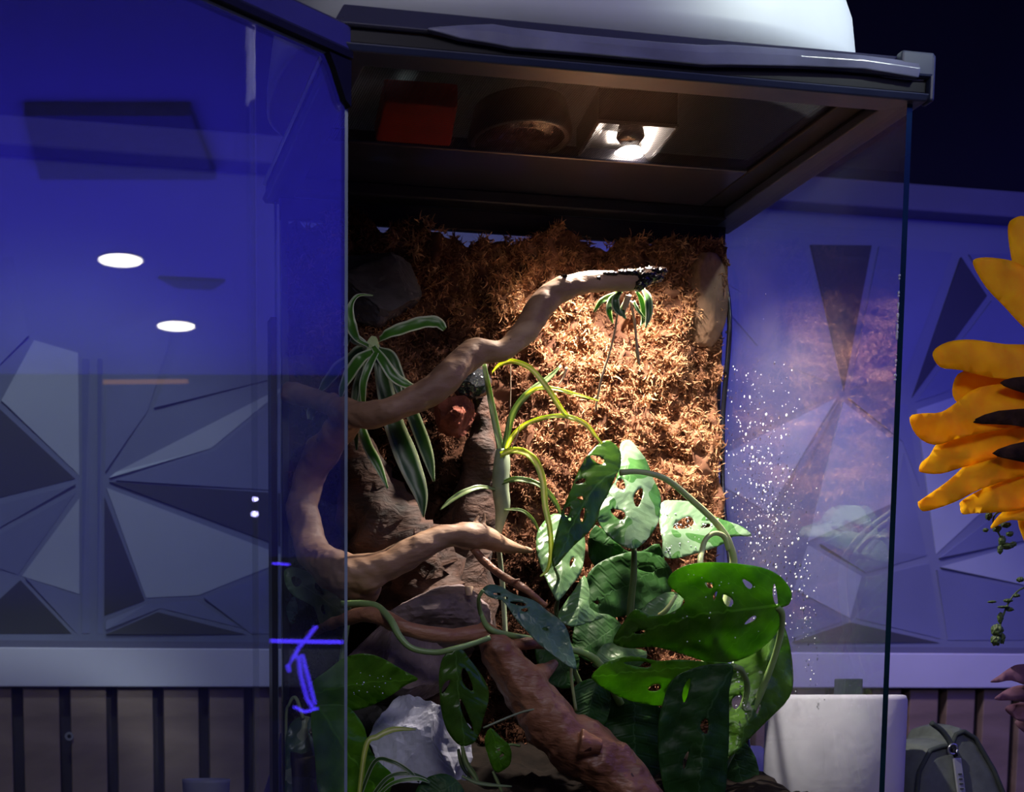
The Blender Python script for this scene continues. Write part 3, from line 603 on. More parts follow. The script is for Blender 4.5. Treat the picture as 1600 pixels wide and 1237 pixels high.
# the pale hood over the lamps
hd = MB(); hc = T((P(560, 60, 0.02) - FL).dot(U), TD / 2, ZT + 0.010)
uL = (P(470, 30, 0.05) - FL).dot(U); uR = (P(1338, 70, 0.10) - FL).dot(U)
hc = T((uL + uR) / 2, TD / 2 - 0.002, ZT + 0.0125); a_ = (uR - uL) / 2; b_ = TD / 2 - 0.012
prof = [(1.0, 0), (0.998, 0.02), (0.98, 0.055), (0.93, 0.09), (0.80, 0.125), (0.55, 0.15), (0.25, 0.16), (0.04, 0.162)]
lathe(hd, hc, prof, 72, sx=a_, sy=b_, power=0.62, close=False)
o = hd.build('lamp_hood', M['hood'], smooth=True, label='large pale rounded lamp hood on top of the terrarium lid', cat='lamp hood')
s = o.modifiers.new('thickness', 'SOLIDIFY'); s.thickness = 0.003; s.offset = 1

# lamps and box lying on the screen
def onmesh(px, py, z=ZM + 0.001): r = ray(px, py); return r * (z / r.z)
sq = [onmesh(900, 252), onmesh(1000, 268), onmesh(1058, 200), onmesh(935, 192)]
sc = sum(sq, Vector()) / 4; sp_ = thing('spot_lamp', sc, 'square chrome spot lamp with a bright bulb shining down through the screen', 'lamp')
def quadring(q, s0, s1, z0, z1):
    c = sum(q, Vector()) / 4; A = [c + (p - c) * s0 + Z * z0 for p in q]; B = [c + (p - c) * s1 + Z * z1 for p in q]; return A, B
mb = MB(); A, B = quadring(sq, 1.0, 1.0, 0.0, 0.03); mb.add(A + B, [(i, (i + 1) % 4, 4 + (i + 1) % 4, 4 + i) for i in range(4)] + [(4, 5, 6, 7)]); mb.build('housing', M['lamphouse'], sp_)
mb = MB(); A, B = quadring(sq, 0.97, 0.45, 0.0006, 0.022); mb.add(A + B, [(i, (i + 1) % 4, 4 + (i + 1) % 4, 4 + i) for i in range(4)] + [(4, 5, 6, 7)]); mb.build('reflector', M['chrome'], sp_, bevel=0.002)
mb = MB(); A, B = quadring(sq, 1.03, 0.97, 0.0003, 0.0003); A2 = [p + Z * 0.0022 for p in A]; B2 = [p + Z * 0.0022 for p in B]
mb.add(A + B + A2 + B2, [(i, (i + 1) % 4, 4 + (i + 1) % 4, 4 + i) for i in range(4)] + [(8 + i, 12 + i, 12 + (i + 1) % 4, 8 + (i + 1) % 4) for i in range(4)] + [(i, 8 + i, 8 + (i + 1) % 4, (i + 1) % 4) for i in range(4)] + [(4 + i, 4 + (i + 1) % 4, 12 + (i + 1) % 4, 12 + i) for i in range(4)]); mb.build('bezel', M['chrome'], sp_)
bc = onmesh(978, 247, ZM + 0.006); mb = MB(); mb.add([bc + Vector((p.x * 0.015, p.y * 0.032, p.z * 0.004)) for p in ICO4[0]], ICO4[1]); mb.build('bulb', M['bulb'], sp_, smooth=True)
bc = onmesh(985, 214, ZM + 0.006); mb = MB(); lathe(mb, bc, [(0.002, 0.012), (0.011, 0.010), (0.013, 0.0), (0.010, -0.004), (0.002, -0.004)]); mb.build('bulb_socket', M['chrome'], sp_, smooth=True)
rc = onmesh(812, 222); rl = thing('heat_lamp', rc, 'unlit round lamp with a dark red glass lens beside the bright spot lamp', 'lamp')
R_ = abs(onmesh(890, 222).x - onmesh(732, 222).x) / 2
mb = MB(); lathe(mb, rc, [(R_ * 0.86, 0.001), (R_, 0.001), (R_ * 1.02, 0.006), (R_ * 0.9, 0.03), (R_ * 0.1, 0.04)], sy=1.15); mb.build('shade', M['lamphouse'], rl, smooth=True)
mb = MB(); lathe(mb, rc, [(R_ * 0.88, 0.003), (R_ * 0.7, 0.0075), (R_ * 0.62, 0.0015), (R_ * 0.4, 0.004), (R_ * 0.05, 0.001)], sy=1.15); mb.build('lens', M['lens'], rl, smooth=True)
mb = MB(); lathe(mb, rc, [(R_ * 0.87, 0.0008), (R_ * 0.95, 0.0004), (R_ * 0.95, 0.003), (R_ * 0.87, 0.003), (R_ * 0.87, 0.0008)], sy=1.15); mb.build('lens_ring', M['chrome'], rl, smooth=True)
q = [onmesh(585, 228), onmesh(702, 240), onmesh(715, 168), onmesh(600, 160)]
mb = MB(); mb.prism(q, Z * 0.02); mb.build('plug_box', M['redbox'], bevel=0.002, label='dull red rectangular box lying on the left of the screen', cat='box')

# ------------------------------------------------------------------ soil and moss wall
nx, ny = 60, 40; vs = []
for j in range(ny + 1):
    for i in range(nx + 1):
        u_, v_ = G + 0.001 + (TW - 2 * G - 0.002) * i / nx, 0.006 + (TD - G - 0.012) * j / ny
        vs.append(T(u_, v_, -0.125 + 0.085 * (v_ / TD) + 0.012 * noise.noise(Vector((u_ * 30, v_ * 30, 0))) + 0.004 * noise.noise(Vector((u_ * 120, v_ * 120, 0)))))
fs = [(j * (nx + 1) + i, j * (nx + 1) + i + 1, (j + 1) * (nx + 1) + i + 1, (j + 1) * (nx + 1) + i) for j in range(ny) for i in range(nx)]
n0 = len(vs); bord = [j * (nx + 1) for j in range(ny + 1)][::-1] + list(range(1, nx + 1)) + [j * (nx + 1) + nx for j in range(1, ny + 1)] + [ny * (nx + 1) + i for i in range(nx - 1, 0, -1)]
vs += [Vector((vs[b].x, vs[b].y, ZTAB + 0.0205)) for b in bord]; k = len(bord)
fs += [(bord[i], n0 + i, n0 + (i + 1) % k, bord[(i + 1) % k]) for i in range(k)] + [tuple(range(n0, n0 + k))]
mesh('soil', vs, fs, M['soil'], smooth=True, label='dark soil bed in the bottom of the terrarium', cat='soil', kind='stuff')

def gauss(x, y, cx, cy, sx, sy): return math.exp(-((x - cx) / sx) ** 2 - ((y - cy) / sy) ** 2)
UM, ZM0, ZM1 = TW - 2 * G - 0.010, -0.05, P(800, 372, TD).z
def relief(u_, z_):
    q = Vector((u_ * 9, z_ * 9, 1.7)); a = noise.noise(q) * 0.45 + noise.noise(q * 2.6) * 0.55 + (0.5 - abs(noise.noise(q * 5.5)) * 2.2) * 0.32
    return max(0.004, 0.014 + 0.034 * (a + 0.30)) * min(1.0, 0.3 + u_ / 0.08)
def to_px(p):
    c, s = math.cos(PITCH), math.sin(PITCH); f = p.y * c - p.z * s; uu = p.y * s + p.z * c
    return PX + F * p.x / f, PY - F * uu / f
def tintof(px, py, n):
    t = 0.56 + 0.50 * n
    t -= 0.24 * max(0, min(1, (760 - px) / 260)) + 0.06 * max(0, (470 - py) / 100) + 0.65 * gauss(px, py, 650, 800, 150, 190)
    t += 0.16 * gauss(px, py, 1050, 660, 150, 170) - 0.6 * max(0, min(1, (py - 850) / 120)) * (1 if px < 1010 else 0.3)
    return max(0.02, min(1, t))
NU, NZ = 150, 150; vs = []; tn = []; top = []
for j in range(NZ + 1):
    for i in range(NU + 1):
        u_ = G + 0.005 + UM * i / NU; ztop = ZM1 + 0.016 * noise.noise(Vector((u_ * 22, 0, 4))) + 0.008 * noise.noise(Vector((u_ * 70, 0, 4)))
        ztop -= 0.022 * math.exp(-((u_ - 0.20) / 0.035) ** 2)
        z_ = ZM0 + (ztop - ZM0) * j / NZ; d = relief(u_, z_) + 0.004 * noise.noise(Vector((u_ * 130, z_ * 130, 2)))
        if i in (0, NU) or j in (0, NZ): d = 0.002
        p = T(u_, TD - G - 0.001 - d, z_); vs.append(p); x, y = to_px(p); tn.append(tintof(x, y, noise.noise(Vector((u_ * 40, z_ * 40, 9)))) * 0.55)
fs = [(j * (NU + 1) + i, j * (NU + 1) + i + 1, (j + 1) * (NU + 1) + i + 1, (j + 1) * (NU + 1) + i) for j in range(NZ) for i in range(NU)]
mw = thing('moss_wall', T(TW / 2, TD - 0.02, ZM0), 'back wall of the terrarium covered in dried orange brown moss', 'moss', kind='stuff')
mesh('moss_mat', vs, fs, M['moss'], mw, smooth=True, tint=tn, kind='stuff')
# curly moss shoots, all in one mesh
NT = 13000; vv = []; ff = []; tt = []; K = 5
tuv = []
for _ in range(NT):
    u_ = G + 0.008 + (UM - 0.008) * random.random(); zt = ZM1 + 0.016 * noise.noise(Vector((u_ * 22, 0, 4))) - 0.022 * math.exp(-((u_ - 0.20) / 0.035) ** 2)
    z_ = ZM0 + (zt - ZM0) * random.random(); p = T(u_, TD - G - relief(u_, z_), z_); x, y = to_px(p)
    hgt = (relief(u_, z_) - 0.024) / 0.022; n = 0.75 * noise.noise(Vector((u_ * 32, z_ * 32, 9))) + random.uniform(-0.3, 0.35) + 0.45 * hgt; cav = noise.noise(Vector((u_ * 48, z_ * 48, 3)))
    if cav < -0.36 or (hgt < -0.5 and random.random() < 0.6): continue
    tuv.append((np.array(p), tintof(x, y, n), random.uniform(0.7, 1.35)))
out_ = np.array(-V); 
for (p, tint, sc_) in tuv:
    nb = random.randint(7, 11); ax = out_ + RNG.normal(0, 0.45, 3); ax[2] += random.uniform(-0.3, 0.35); ax /= np.linalg.norm(ax)
    for b in range(nb):
        d = ax * 0.45 + RNG.normal(0, 0.75, 3); d /= np.linalg.norm(d)
        if d.dot(out_) < -0.15: d = d - 2 * d.dot(out_) * out_
        cu = RNG.normal(0, 1, 3); cu -= d * cu.dot(d); cu /= np.linalg.norm(cu) + 1e-6; th = random.uniform(0.8, 3.4); L = 0.0085 * sc_ * random.uniform(0.55, 1.25); wd = 0.00088 * sc_
        s = np.cross(d, RNG.normal(0, 1, 3)); s /= np.linalg.norm(s) + 1e-6; o0 = p + RNG.normal(0, 0.0018, 3); b0 = len(vv)
        for k in range(K):
            t = k / (K - 1); q = o0 + (d * math.sin(th * t) + cu * (1 - math.cos(th * t))) * (L / th); wk = wd * (1 - 0.75 * t) * (1.0 if k % 2 else 1.45)
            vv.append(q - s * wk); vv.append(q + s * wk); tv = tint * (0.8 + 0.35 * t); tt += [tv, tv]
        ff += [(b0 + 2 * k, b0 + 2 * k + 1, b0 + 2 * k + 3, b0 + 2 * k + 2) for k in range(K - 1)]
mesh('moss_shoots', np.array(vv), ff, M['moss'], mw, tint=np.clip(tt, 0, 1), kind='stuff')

# ------------------------------------------------------------------ stones, bark, driftwood
rock('rock', 585, 452, TD - 0.035, 68, 46, 0.030, M['darkstone'], 'large dark stone set in the moss at the upper left', seed=3, tilt=-0.25)
rock('cork_knob', 1098, 468, TD - 0.028, 32, 62, 0.022, simple('cork', (0.22, 0.13, 0.08), 0.8, 0.2, 0.4, 40, 0.8, bscale=70), 'smooth brown cork knob at the upper right of the moss', 'cork', seed=9, crisp=0.1, rough=0.2, smooth=True)
rock('rock', 738, 600, TD - 0.085, 26, 20, 0.018, M['wetstone'], 'small wet black stone gleaming under the upper branch', seed=11, crisp=0.15, smooth=True)
rock('lava_rock', 712, 645, TD - 0.075, 33, 30, 0.025, M['lava'], 'rough brick red lava stone below the upper branch', seed=5, crisp=0.5)
mb = MB(); pxtube(mb, [(748, 562, TD - 0.07, 17), (746, 600, TD - 0.07, 16), (752, 650, TD - 0.068, 18), (750, 700, TD - 0.06, 24), (744, 770, TD - 0.05, 34), (730, 860, TD - 0.04, 40), (730, 1010, TD - 0.06, 46)], 5, 16, 0.55, 4)
mb.build('bark_post', M['bark'], smooth=True, label='upright piece of red brown bark behind the slender arching plant', cat='bark')
mb = MB(); pxtube(mb, [(545, 690, TD - 0.05, 22), (575, 760, TD - 0.055, 42), (610, 840, TD - 0.06, 62), (655, 900, TD - 0.065, 62), (660, 990, TD - 0.07, 66), (640, 1130, TD - 0.08, 75)], 6, 20, 0.5, 9)
mb.build('stump', M['bark'], smooth=True, label='broad dark red stump behind the lower pale branch', cat='driftwood')
rock('rock', 672, 968, TD - 0.115, 78, 50, 0.045, M['stone'], 'angular mauve grey stone under the pale branch', seed=21, tilt=0.1)
rock('rock', 612, 1040, TD - 0.135, 78, 72, 0.035, M['stone'], 'lighter mauve stone behind the pointed bright leaf', seed=25, tilt=0.2)
rock('rock', 600, 1150, TD - 0.120, 110, 80, 0.040, M['blackstone'], 'black stone in the shade between two green leaves', seed=27)
rock('rock', 655, 1180, 0.185, 66, 100, 0.022, M['palestone'], 'pale bluish white stone at the bottom left', seed=31, tilt=-0.25, crisp=0.5)
def driftwood(name, paths, mat, label, vox=0.0016, wob=0.22):
    mb = MB()
    for i, p in enumerate(paths): pxtube(mb, p, 8, 18, wob, i * 3.1)
    o = mb.build(name, mat, smooth=True, label=label, cat='driftwood'); r = o.modifiers.new('fuse', 'REMESH'); r.mode = 'VOXEL'; r.voxel_size = vox; r.use_smooth_shade = True
    s = o.modifiers.new('smooth', 'SMOOTH'); s.iterations = 2; return o
B0 = TD - 0.045
dw = driftwood('driftwood_branch', [
    [(445, 612, B0 + 0.012, 15), (470, 617, B0, 16), (510, 630, B0 - 0.03, 17), (545, 645, 0.20, 20), (600, 645, 0.17, 20), (660, 618, 0.165, 21), (700, 588, 0.165, 24), (735, 552, 0.17, 20), (785, 547, 0.17, 16), (820, 518, 0.175, 20), (855, 465, 0.18, 20), (900, 445, 0.18, 17), (950, 439, 0.18, 15), (995, 439, 0.18, 12), (1036, 425, 0.18, 6)],
    [(552, 648, 0.20, 18), (520, 685, 0.25, 24), (488, 735, B0 - 0.015, 25), (473, 795, B0 - 0.008, 24), (490, 858, B0 - 0.03, 26), (525, 892, 0.235, 32), (562, 898, 0.215, 32), (610, 880, 0.205, 25), (660, 853, 0.20, 22), (705, 836, 0.197, 19), (750, 838, 0.197, 20), (790, 852, 0.20, 12), (832, 861, 0.205, 4)],
    [(535, 900, 0.235, 28), (560, 915, 0.225, 28), (590, 930, 0.225, 14)], [(700, 590, 0.166, 15), (728, 572, 0.17, 14), (752, 552, 0.17, 14)],
    [(735, 838, 0.197, 8), (742, 822, 0.199, 6), (748, 804, 0.20, 2)], [(742, 832, 0.197, 6), (755, 818, 0.199, 4), (757, 800, 0.20, 2)]],
    M['wood'], 'long twisting pale brown branch crossing the terrarium from left to upper right')
# wet blackened crust on the tip: small flakes hugging the upper side
rot = MB()
for (px, py, a, b) in ((1032, 424, 10, 5), (1018, 424, 12, 6), (1002, 427, 14, 7), (986, 427, 13, 5), (972, 427, 10, 4), (1006, 437, 13, 10), (998, 446, 9, 8), (956, 429, 9, 3), (1010, 430, 20, 6), (880, 434, 4, 3), (933, 436, 4, 3), (946, 429, 8, 3), (1024, 434, 12, 6)):
    c = P(px, py, 0.1765 if py > 428 else 0.178)
    for_ = [c + U * (p.x * pxr(c, a)) + Z * (p.z * pxr(c, b)) + V * (p.y * 0.0065) + Vector((noise.noise(p * 3 + c * 50), 0, noise.noise(p * 4 + c * 90))) * 0.0022 for p in ICO4[0]]
    if px < 938: mb = MB(); mb.add(for_, ICO4[1]); mb.build('rot_spot', M['wet'], dw, smooth=True); continue
    rot.add(for_, ICO4[1])
rot.build('rotten_tip', M['wet'], dw, smooth=True, label='wet blackened tip of the branch')
driftwood('driftwood_root', [
    [(480, 992, TD - 0.07, 6), (535, 968, 0.19, 10), (585, 960, 0.155, 13), (640, 983, 0.135, 12), (700, 994, 0.13, 12), (765, 986, 0.13, 14)],
    [(748, 975, 0.135, 12), (775, 1010, 0.13, 26), (805, 1055, 0.125, 34), (835, 1095, 0.12, 36), (872, 1140, 0.115, 42), (925, 1180, 0.11, 46), (975, 1225, 0.105, 44), (1010, 1300, 0.10, 48), (1040, 1400, 0.10, 55)],
    [(785, 1008, 0.13, 9), (830, 1005, 0.135, 9), (880, 1012, 0.15, 7)], [(820, 1060, 0.115, 20), (850, 1050, 0.12, 13), (868, 1035, 0.13, 6)],
    [(870, 1125, 0.10, 16), (890, 1105, 0.11, 8)], [(905, 1160, 0.085, 22), (940, 1165, 0.08, 12)]],
    M['redwood'], 'thick reddish root running down to the bottom right of the pale stone', wob=0.24)
mb = MB(); pxtube(mb, [(733, 850, 0.20, 6), (760, 880, 0.185, 6), (790, 903, 0.165, 6), (820, 920, 0.15, 5), (853, 946, 0.15, 4)], 6, 10, 0.3, 5); tube(mb, [P(800, 908, .15), P(812, 905, .15)], [.002, .001], 6)
mb.build('twig', M['redwood'], smooth=True, label='thin orange twig slanting down below the lower branch', cat='twig')
# lichen curls lying on stones
mb = MB(); c = P(733, 930, 0.185); lathe(mb, c, [(0.003, 0.0), (0.0042, 0.008), (0.0034, 0.0085), (0.0022, 0.001)], 14); mb.build('snail_shell', M['root'], smooth=True, label='small pale curled shell on top of the mauve grey stone', cat='shell')

# cable
cpth = [(1098, 392, TD - 0.015, 4), (1120, 410, TD - 0.015, 4), (1134, 445, TD - 0.03, 4.2), (1140, 500, TD - 0.035, 4.2), (1137, 560, TD - 0.03, 4.2), (1130, 640, TD - 0.018, 4.2), (1129, 700, TD - 0.018, 4.2), (1130, 780, TD - 0.02, 4.2), (1140, 870, TD - 0.05, 4.2), (1158, 1010, TD - 0.08, 4.5), (1168, 1160, TD - 0.10, 4.5), (1186, 1245, TD - 0.12, 4.8), (1196, 1330, TD - 0.12, 5)]
sp = catmull(cpth, 8); pts = []
for a in sp:
    p = P(*a[:3]); u_ = (p - FL).dot(U); lim = TW - G - 0.004
    if u_ > lim: p = PU(a[0], a[1], lim)
    if (p - FL).dot(V) > TD - G - 0.003: p = P(a[0], a[1], TD - G - 0.003)
    pts.append(p)
mb = MB(); tube(mb, pts, [0.0026] * len(pts), 10); mb.build('probe_cable', M['cable'], smooth=True, label='black cable running down the back right corner of the terrarium', cat='cable')
# water beads on the right pane
mb = MB(); rr = random.Random(5); cnt = 0
while cnt < 1500:
    k = rr.random()
    if k < 0.80: x = rr.gauss(1195, 30); y = rr.gauss(790, 95)
    elif k < 0.92: x = rr.uniform(1136, 1260); y = rr.uniform(560, 1000)
    else: x = rr.gauss(1240, 6); y = rr.uniform(880, 1110)
    x += (y - 790) * 0.12
    if not (1134 < x < 1385): continue
    p = PU(x, y, TW - G - 0.0002); vd = (p - FL).dot(V)
    if not 0.005 < vd < TD - 0.01: continue
    r = rr.choice([0.0003, 0.0004, 0.0004, 0.0006, 0.0008, 0.0013]) * rr.uniform(0.7, 1.2)
    cnt += 1
    n = 6; A = [p + V * r * math.cos(t) + Z * r * 1.25 * math.sin(t) for t in [2 * math.pi * i / n for i in range(n)]]
    Bq = [p - U * r * 0.5 + V * r * 0.6 * math.cos(t) + Z * r * 0.75 * math.sin(t) for t in [2 * math.pi * i / n for i in range(n)]]
    mb.add(A + Bq + [p - U * r * 0.75], [(i, (i + 1) % n, n + (i + 1) % n, n + i) for i in range(n)] + [(n + i, n + (i + 1) % n, 2 * n) for i in range(n)], 1 if cnt % 5 < 2 else 0)
for i in range(46):
    y = rr.choice([rr.uniform(425, 600), rr.uniform(470, 530)]); p = T(TW - G - 0.0003, 0.0005, P(1400, y, 0).z); r = rr.uniform(0.0006, 0.0012)
    mb.add([p + q * r for q in ICO1[0]], ICO1[1], 1)
dm, dnt, dout = newmat('water_droplet'); dg = N(dnt, 'ShaderNodeBsdfGlossy'); dg.inputs['Roughness'].default_value = 0.08; dtn = N(dnt, 'ShaderNodeBsdfTransparent'); dmx = N(dnt, 'ShaderNodeMixShader'); dmx.inputs[0].default_value = 0.42
dnt.links.new(dtn.outputs[0], dmx.inputs[1]); dnt.links.new(dg.outputs[0], dmx.inputs[2]); dnt.links.new(dmx.outputs[0], dout.inputs[0])
mb.build('droplets', [dm, M['water']], rp, smooth=True, kind='stuff', label='beads of condensation on the right glass side')

# ------------------------------------------------------------------ plants
# broad monstera
mon = thing('monstera', P(985, 1240, 0.16), 'bushy climbing plant with holed green leaves filling the lower right of the terrarium', 'plant')
LF = 'leaf'
blade(LF, [(915, 905), (935, 880), (985, 862), (1030, 868), (1052, 900), (1040, 935), (990, 958), (940, 965), (915, 940)], [(1045, 880), (920, 945)], M['leaf_deep'], mon, 0.225, 0, -0.01, holes=[(1011, 888, 28, 12, 5), (932, 941, 8, 6, 0)], seed=1)
blade(LF, [(969, 694), (984, 688), (997, 702), (1010, 720), (1020, 747), (1031, 770), (1032, 794), (1028, 817), (1015, 838), (999, 854), (986, 857), (965, 849), (947, 833), (934, 815), (934, 802), (944, 773), (960, 754), (968, 726)],
      [(976, 690), (984, 770), (991, 856)], M['leaf_wash'], mon, 0.185, 0.0, -0.035, holes=[(997, 777, 13, 30, 15), (970, 757, 14, 18, -20), (966, 803, 26, 14, 30)], seed=2, label='pale silvery leaf with dark centre')
blade(LF, [(939, 691), (952, 689), (965, 699), (970, 712), (969, 731), (960, 747), (949, 773), (939, 791), (931, 815), (918, 833), (897, 852), (881, 870), (866, 886), (862, 873), (865, 849), (873, 817), (881, 791), (892, 765), (905, 733), (921, 707)],
      [(969, 734), (935, 755), (905, 800), (866, 886)], M['leaf'], mon, 0.150, 0.01, -0.022, holes=[(934, 718, 24, 11, 25), (907, 752, 18, 7, -20), (907, 778, 10, 7, 0), (886, 799, 9, 17, 20), (910, 804, 7, 22, 12), (890, 811, 5, 5, 0)], seed=3)
blade(LF, [(839, 833), (850, 815), (865, 803), (890, 808), (907, 823), (914, 844), (913, 870), (907, 896), (892, 915), (873, 938), (865, 930), (855, 909), (844, 883), (838, 857)], [(880, 806), (878, 870), (872, 936)], M['leaf_pale'], mon, 0.175, 0, -0.04, holes=[(893, 878, 5, 16, 20)], seed=4)
blade(LF, [(1033, 786), (1052, 782), (1086, 786), (1117, 807), (1138, 815), (1159, 823), (1174, 837), (1146, 838), (1131, 849), (1112, 857), (1078, 867), (1052, 873), (1036, 867), (1035, 844), (1030, 817)],
      [(1036, 835), (1090, 832), (1172, 836)], M['leaf_wash'], mon, 0.205, 0.0, -0.045, holes=[(1069, 818, 34, 17, -20), (1103, 822, 16, 6, -15)], seed=5, label='wide leaf beaded with water')
bigleaf = blade(LF, [(1043, 912), (1050, 895), (1075, 882), (1110, 878), (1150, 880), (1190, 886), (1215, 897), (1230, 912), (1237, 928), (1232, 944), (1220, 950), (1221, 968), (1212, 990), (1195, 1008), (1170, 1025), (1140, 1034), (1115, 1036), (1090, 1029), (1055, 1018), (1020, 1010), (985, 1012), (958, 1003), (972, 975), (993, 951), (1015, 961), (1045, 958), (1070, 941), (1058, 926)],
      [(1214, 945), (1160, 952), (1080, 962), (962, 1000)], M['leaf'], mon, 0.105, 0.0, 0.040, holes=[(1108, 914, 14, 8, 30), (1117, 930, 5, 15, 20), (1137, 938, 22, 13, 50), (1168, 912, 20, 9, 45), (1211, 929, 7, 34, -8), (1173, 968, 22, 7, -35), (1000, 987, 17, 6, -10)], seed=6, label='largest bright green leaf')
blade(LF, [(1216, 965), (1231, 996), (1239, 1048), (1234, 1088), (1197, 1127), (1171, 1153), (1140, 1182), (1120, 1160), (1122, 1090), (1135, 1045), (1165, 1018), (1196, 995)], [(1206, 985), (1190, 1070), (1150, 1172)], M['leaf'], mon, 0.150, 0.0, -0.012, fold=0.6, holes=[(1183, 1100, 8, 30, 5), (1151, 1096, 14, 24, 25)], seed=7)
blade(LF, [(924, 1056), (943, 1037), (961, 1030), (987, 1024), (1027, 1032), (1060, 1030), (1100, 1033), (1145, 1038), (1130, 1068), (1092, 1099), (1040, 1102), (1000, 1098), (961, 1085), (935, 1069)], [(1143, 1039), (1050, 1044), (926, 1056)], M['leaf_bright'], mon, 0.125, 0.0, 0.026, holes=[(1023, 1074, 21, 11, -15), (998, 1037, 44, 9, 5)], seed=8, label='yellow green leaf lying level')
blade(LF, [(1145, 1040), (1139, 1080), (1139, 1130), (1137, 1190), (1128, 1250), (1085, 1275), (1045, 1250), (1031, 1200), (1028, 1140), (1035, 1100), (1050, 1062), (1082, 1044), (1115, 1037)], [(1143, 1041), (1105, 1120), (1088, 1270)], M['leaf_deep'], mon, 0.085, 0.0, 0.004, fold=0.5, holes=[(1101, 1134, 13, 24, 0), (1072, 1078, 9, 38, 14), (1071, 1187, 6, 28, 15)], seed=9, label='long dark leaf hanging in front')
blade(LF, [(871, 964), (885, 938), (897, 922), (913, 899), (921, 925), (921, 949), (943, 964), (918, 973), (893, 979)], [(908, 905), (905, 940), (900, 976)], M['leaf_pale'], mon, 0.165, 0.0, -0.035, seed=10)
blade(LF, [(753, 922), (766, 913), (784, 917), (802, 928), (834, 938), (855, 954), (876, 970), (887, 985), (893, 1010), (900, 1046), (869, 1027), (840, 1004), (822, 985), (808, 970), (795, 951), (784, 938), (766, 933)], [(755, 922), (815, 950), (898, 1043)], M['leaf_blue'], mon, 0.115, 0.0, -0.035, holes=[(777, 928, 13, 4, 5), (789, 934, 9, 4, 5), (810, 943, 26, 6, 10), (820, 953, 11, 6, 0), (852, 983, 11, 5, 15)], seed=11, label='blue green leaf with small holes')
blade(LF, [(708, 1015), (721, 1014), (734, 1030), (750, 1051), (762, 1074), (763, 1095), (755, 1122), (750, 1143), (740, 1160), (721, 1165), (703, 1148), (692, 1122), (687, 1085), (686, 1053), (692, 1027)], [(712, 1017), (716, 1080), (726, 1162)], M['leaf'], mon, 0.105, 0.0, 0.004, fold=0.3, holes=[(729, 1062, 13, 38, -22), (728, 1117, 8, 54, -22), (696, 1072, 8, 24, 30)], seed=12, label='hanging leaf with two long slits')
blade(LF, [(766, 1137), (782, 1151), (797, 1166), (798, 1190), (790, 1200), (774, 1206), (763, 1182), (757, 1156)], [(767, 1139), (785, 1204)], M['leaf_bright'], mon, 0.11, 0, 0.01, holes=[(779, 1170, 5, 6, 20), (784, 1180, 8, 4, -35)], seed=13)
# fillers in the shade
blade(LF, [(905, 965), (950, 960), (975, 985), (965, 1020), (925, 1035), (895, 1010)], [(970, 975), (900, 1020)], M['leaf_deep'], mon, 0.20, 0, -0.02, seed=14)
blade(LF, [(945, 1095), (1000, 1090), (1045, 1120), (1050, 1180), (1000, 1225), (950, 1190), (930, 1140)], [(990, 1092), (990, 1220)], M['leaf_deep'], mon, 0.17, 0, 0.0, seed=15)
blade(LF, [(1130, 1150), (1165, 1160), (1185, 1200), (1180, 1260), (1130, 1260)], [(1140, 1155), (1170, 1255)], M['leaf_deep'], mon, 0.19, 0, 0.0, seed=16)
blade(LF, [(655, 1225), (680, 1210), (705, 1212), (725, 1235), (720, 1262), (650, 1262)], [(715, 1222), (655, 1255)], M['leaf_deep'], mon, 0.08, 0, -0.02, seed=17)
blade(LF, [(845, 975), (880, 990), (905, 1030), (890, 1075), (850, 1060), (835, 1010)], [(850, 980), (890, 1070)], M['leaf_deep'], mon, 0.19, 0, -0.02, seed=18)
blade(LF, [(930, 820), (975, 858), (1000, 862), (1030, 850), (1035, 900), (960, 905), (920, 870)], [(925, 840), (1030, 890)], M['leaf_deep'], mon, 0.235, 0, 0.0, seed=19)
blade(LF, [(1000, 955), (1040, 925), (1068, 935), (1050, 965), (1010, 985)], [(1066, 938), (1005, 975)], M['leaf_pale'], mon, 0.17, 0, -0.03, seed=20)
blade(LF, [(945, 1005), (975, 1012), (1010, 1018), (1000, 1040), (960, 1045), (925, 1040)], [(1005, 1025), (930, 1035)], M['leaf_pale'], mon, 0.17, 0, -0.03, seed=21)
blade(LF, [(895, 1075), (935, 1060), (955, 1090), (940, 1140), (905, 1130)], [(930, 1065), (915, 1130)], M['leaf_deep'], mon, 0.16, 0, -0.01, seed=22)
ST = 'stem'
pstem(ST, [(969, 738, .150, 5), (1000, 737, .150, 4.2), (1040, 748, .155, 4.5), (1080, 780, .16, 4.8), (1120, 818, .165, 5), (1140, 850, .17, 5.5), (1145, 890, .175, 6), (1120, 990, .18, 7), (1075, 1110, .18, 7), (1040, 1300, .17, 7)], M['palestem'], mon)
pstem(ST, [(1138, 858, .165, 4), (1131, 838, .16, 4), (1116, 833, .158, 4), (1103, 842, .157, 4), (1097, 860, .155, 4.5), (1095, 885, .14, 4.5), (1110, 960, .13, 4)], M['palestem'], mon, label='pale hooked young shoot')
pstem(ST, [(991, 856, .187, 4), (990, 900, .19, 5), (985, 960, .195, 6), (990, 1060, .19, 7), (1000, 1280, .18, 8)], M['darkstem'], mon)
pstem(ST, [(872, 936, .175, 3), (870, 960, .178, 4), (890, 1030, .18, 4), (930, 1120, .18, 5), (980, 1240, .18, 5)], M['darkstem'], mon)
pstem(ST, [(1214, 947, .104, 5), (1222, 962, .11, 5), (1215, 1010, .13, 5), (1185, 1090, .15, 6), (1130, 1200, .17, 6), (1080, 1300, .17, 6)], M['stem'], mon)
pstem(ST, [(1145, 1040, .10, 5), (1160, 1050, .12, 5), (1165, 1090, .15, 5), (1120, 1200, .165, 6), (1090, 1290, .17, 6)], M['stem'], mon)
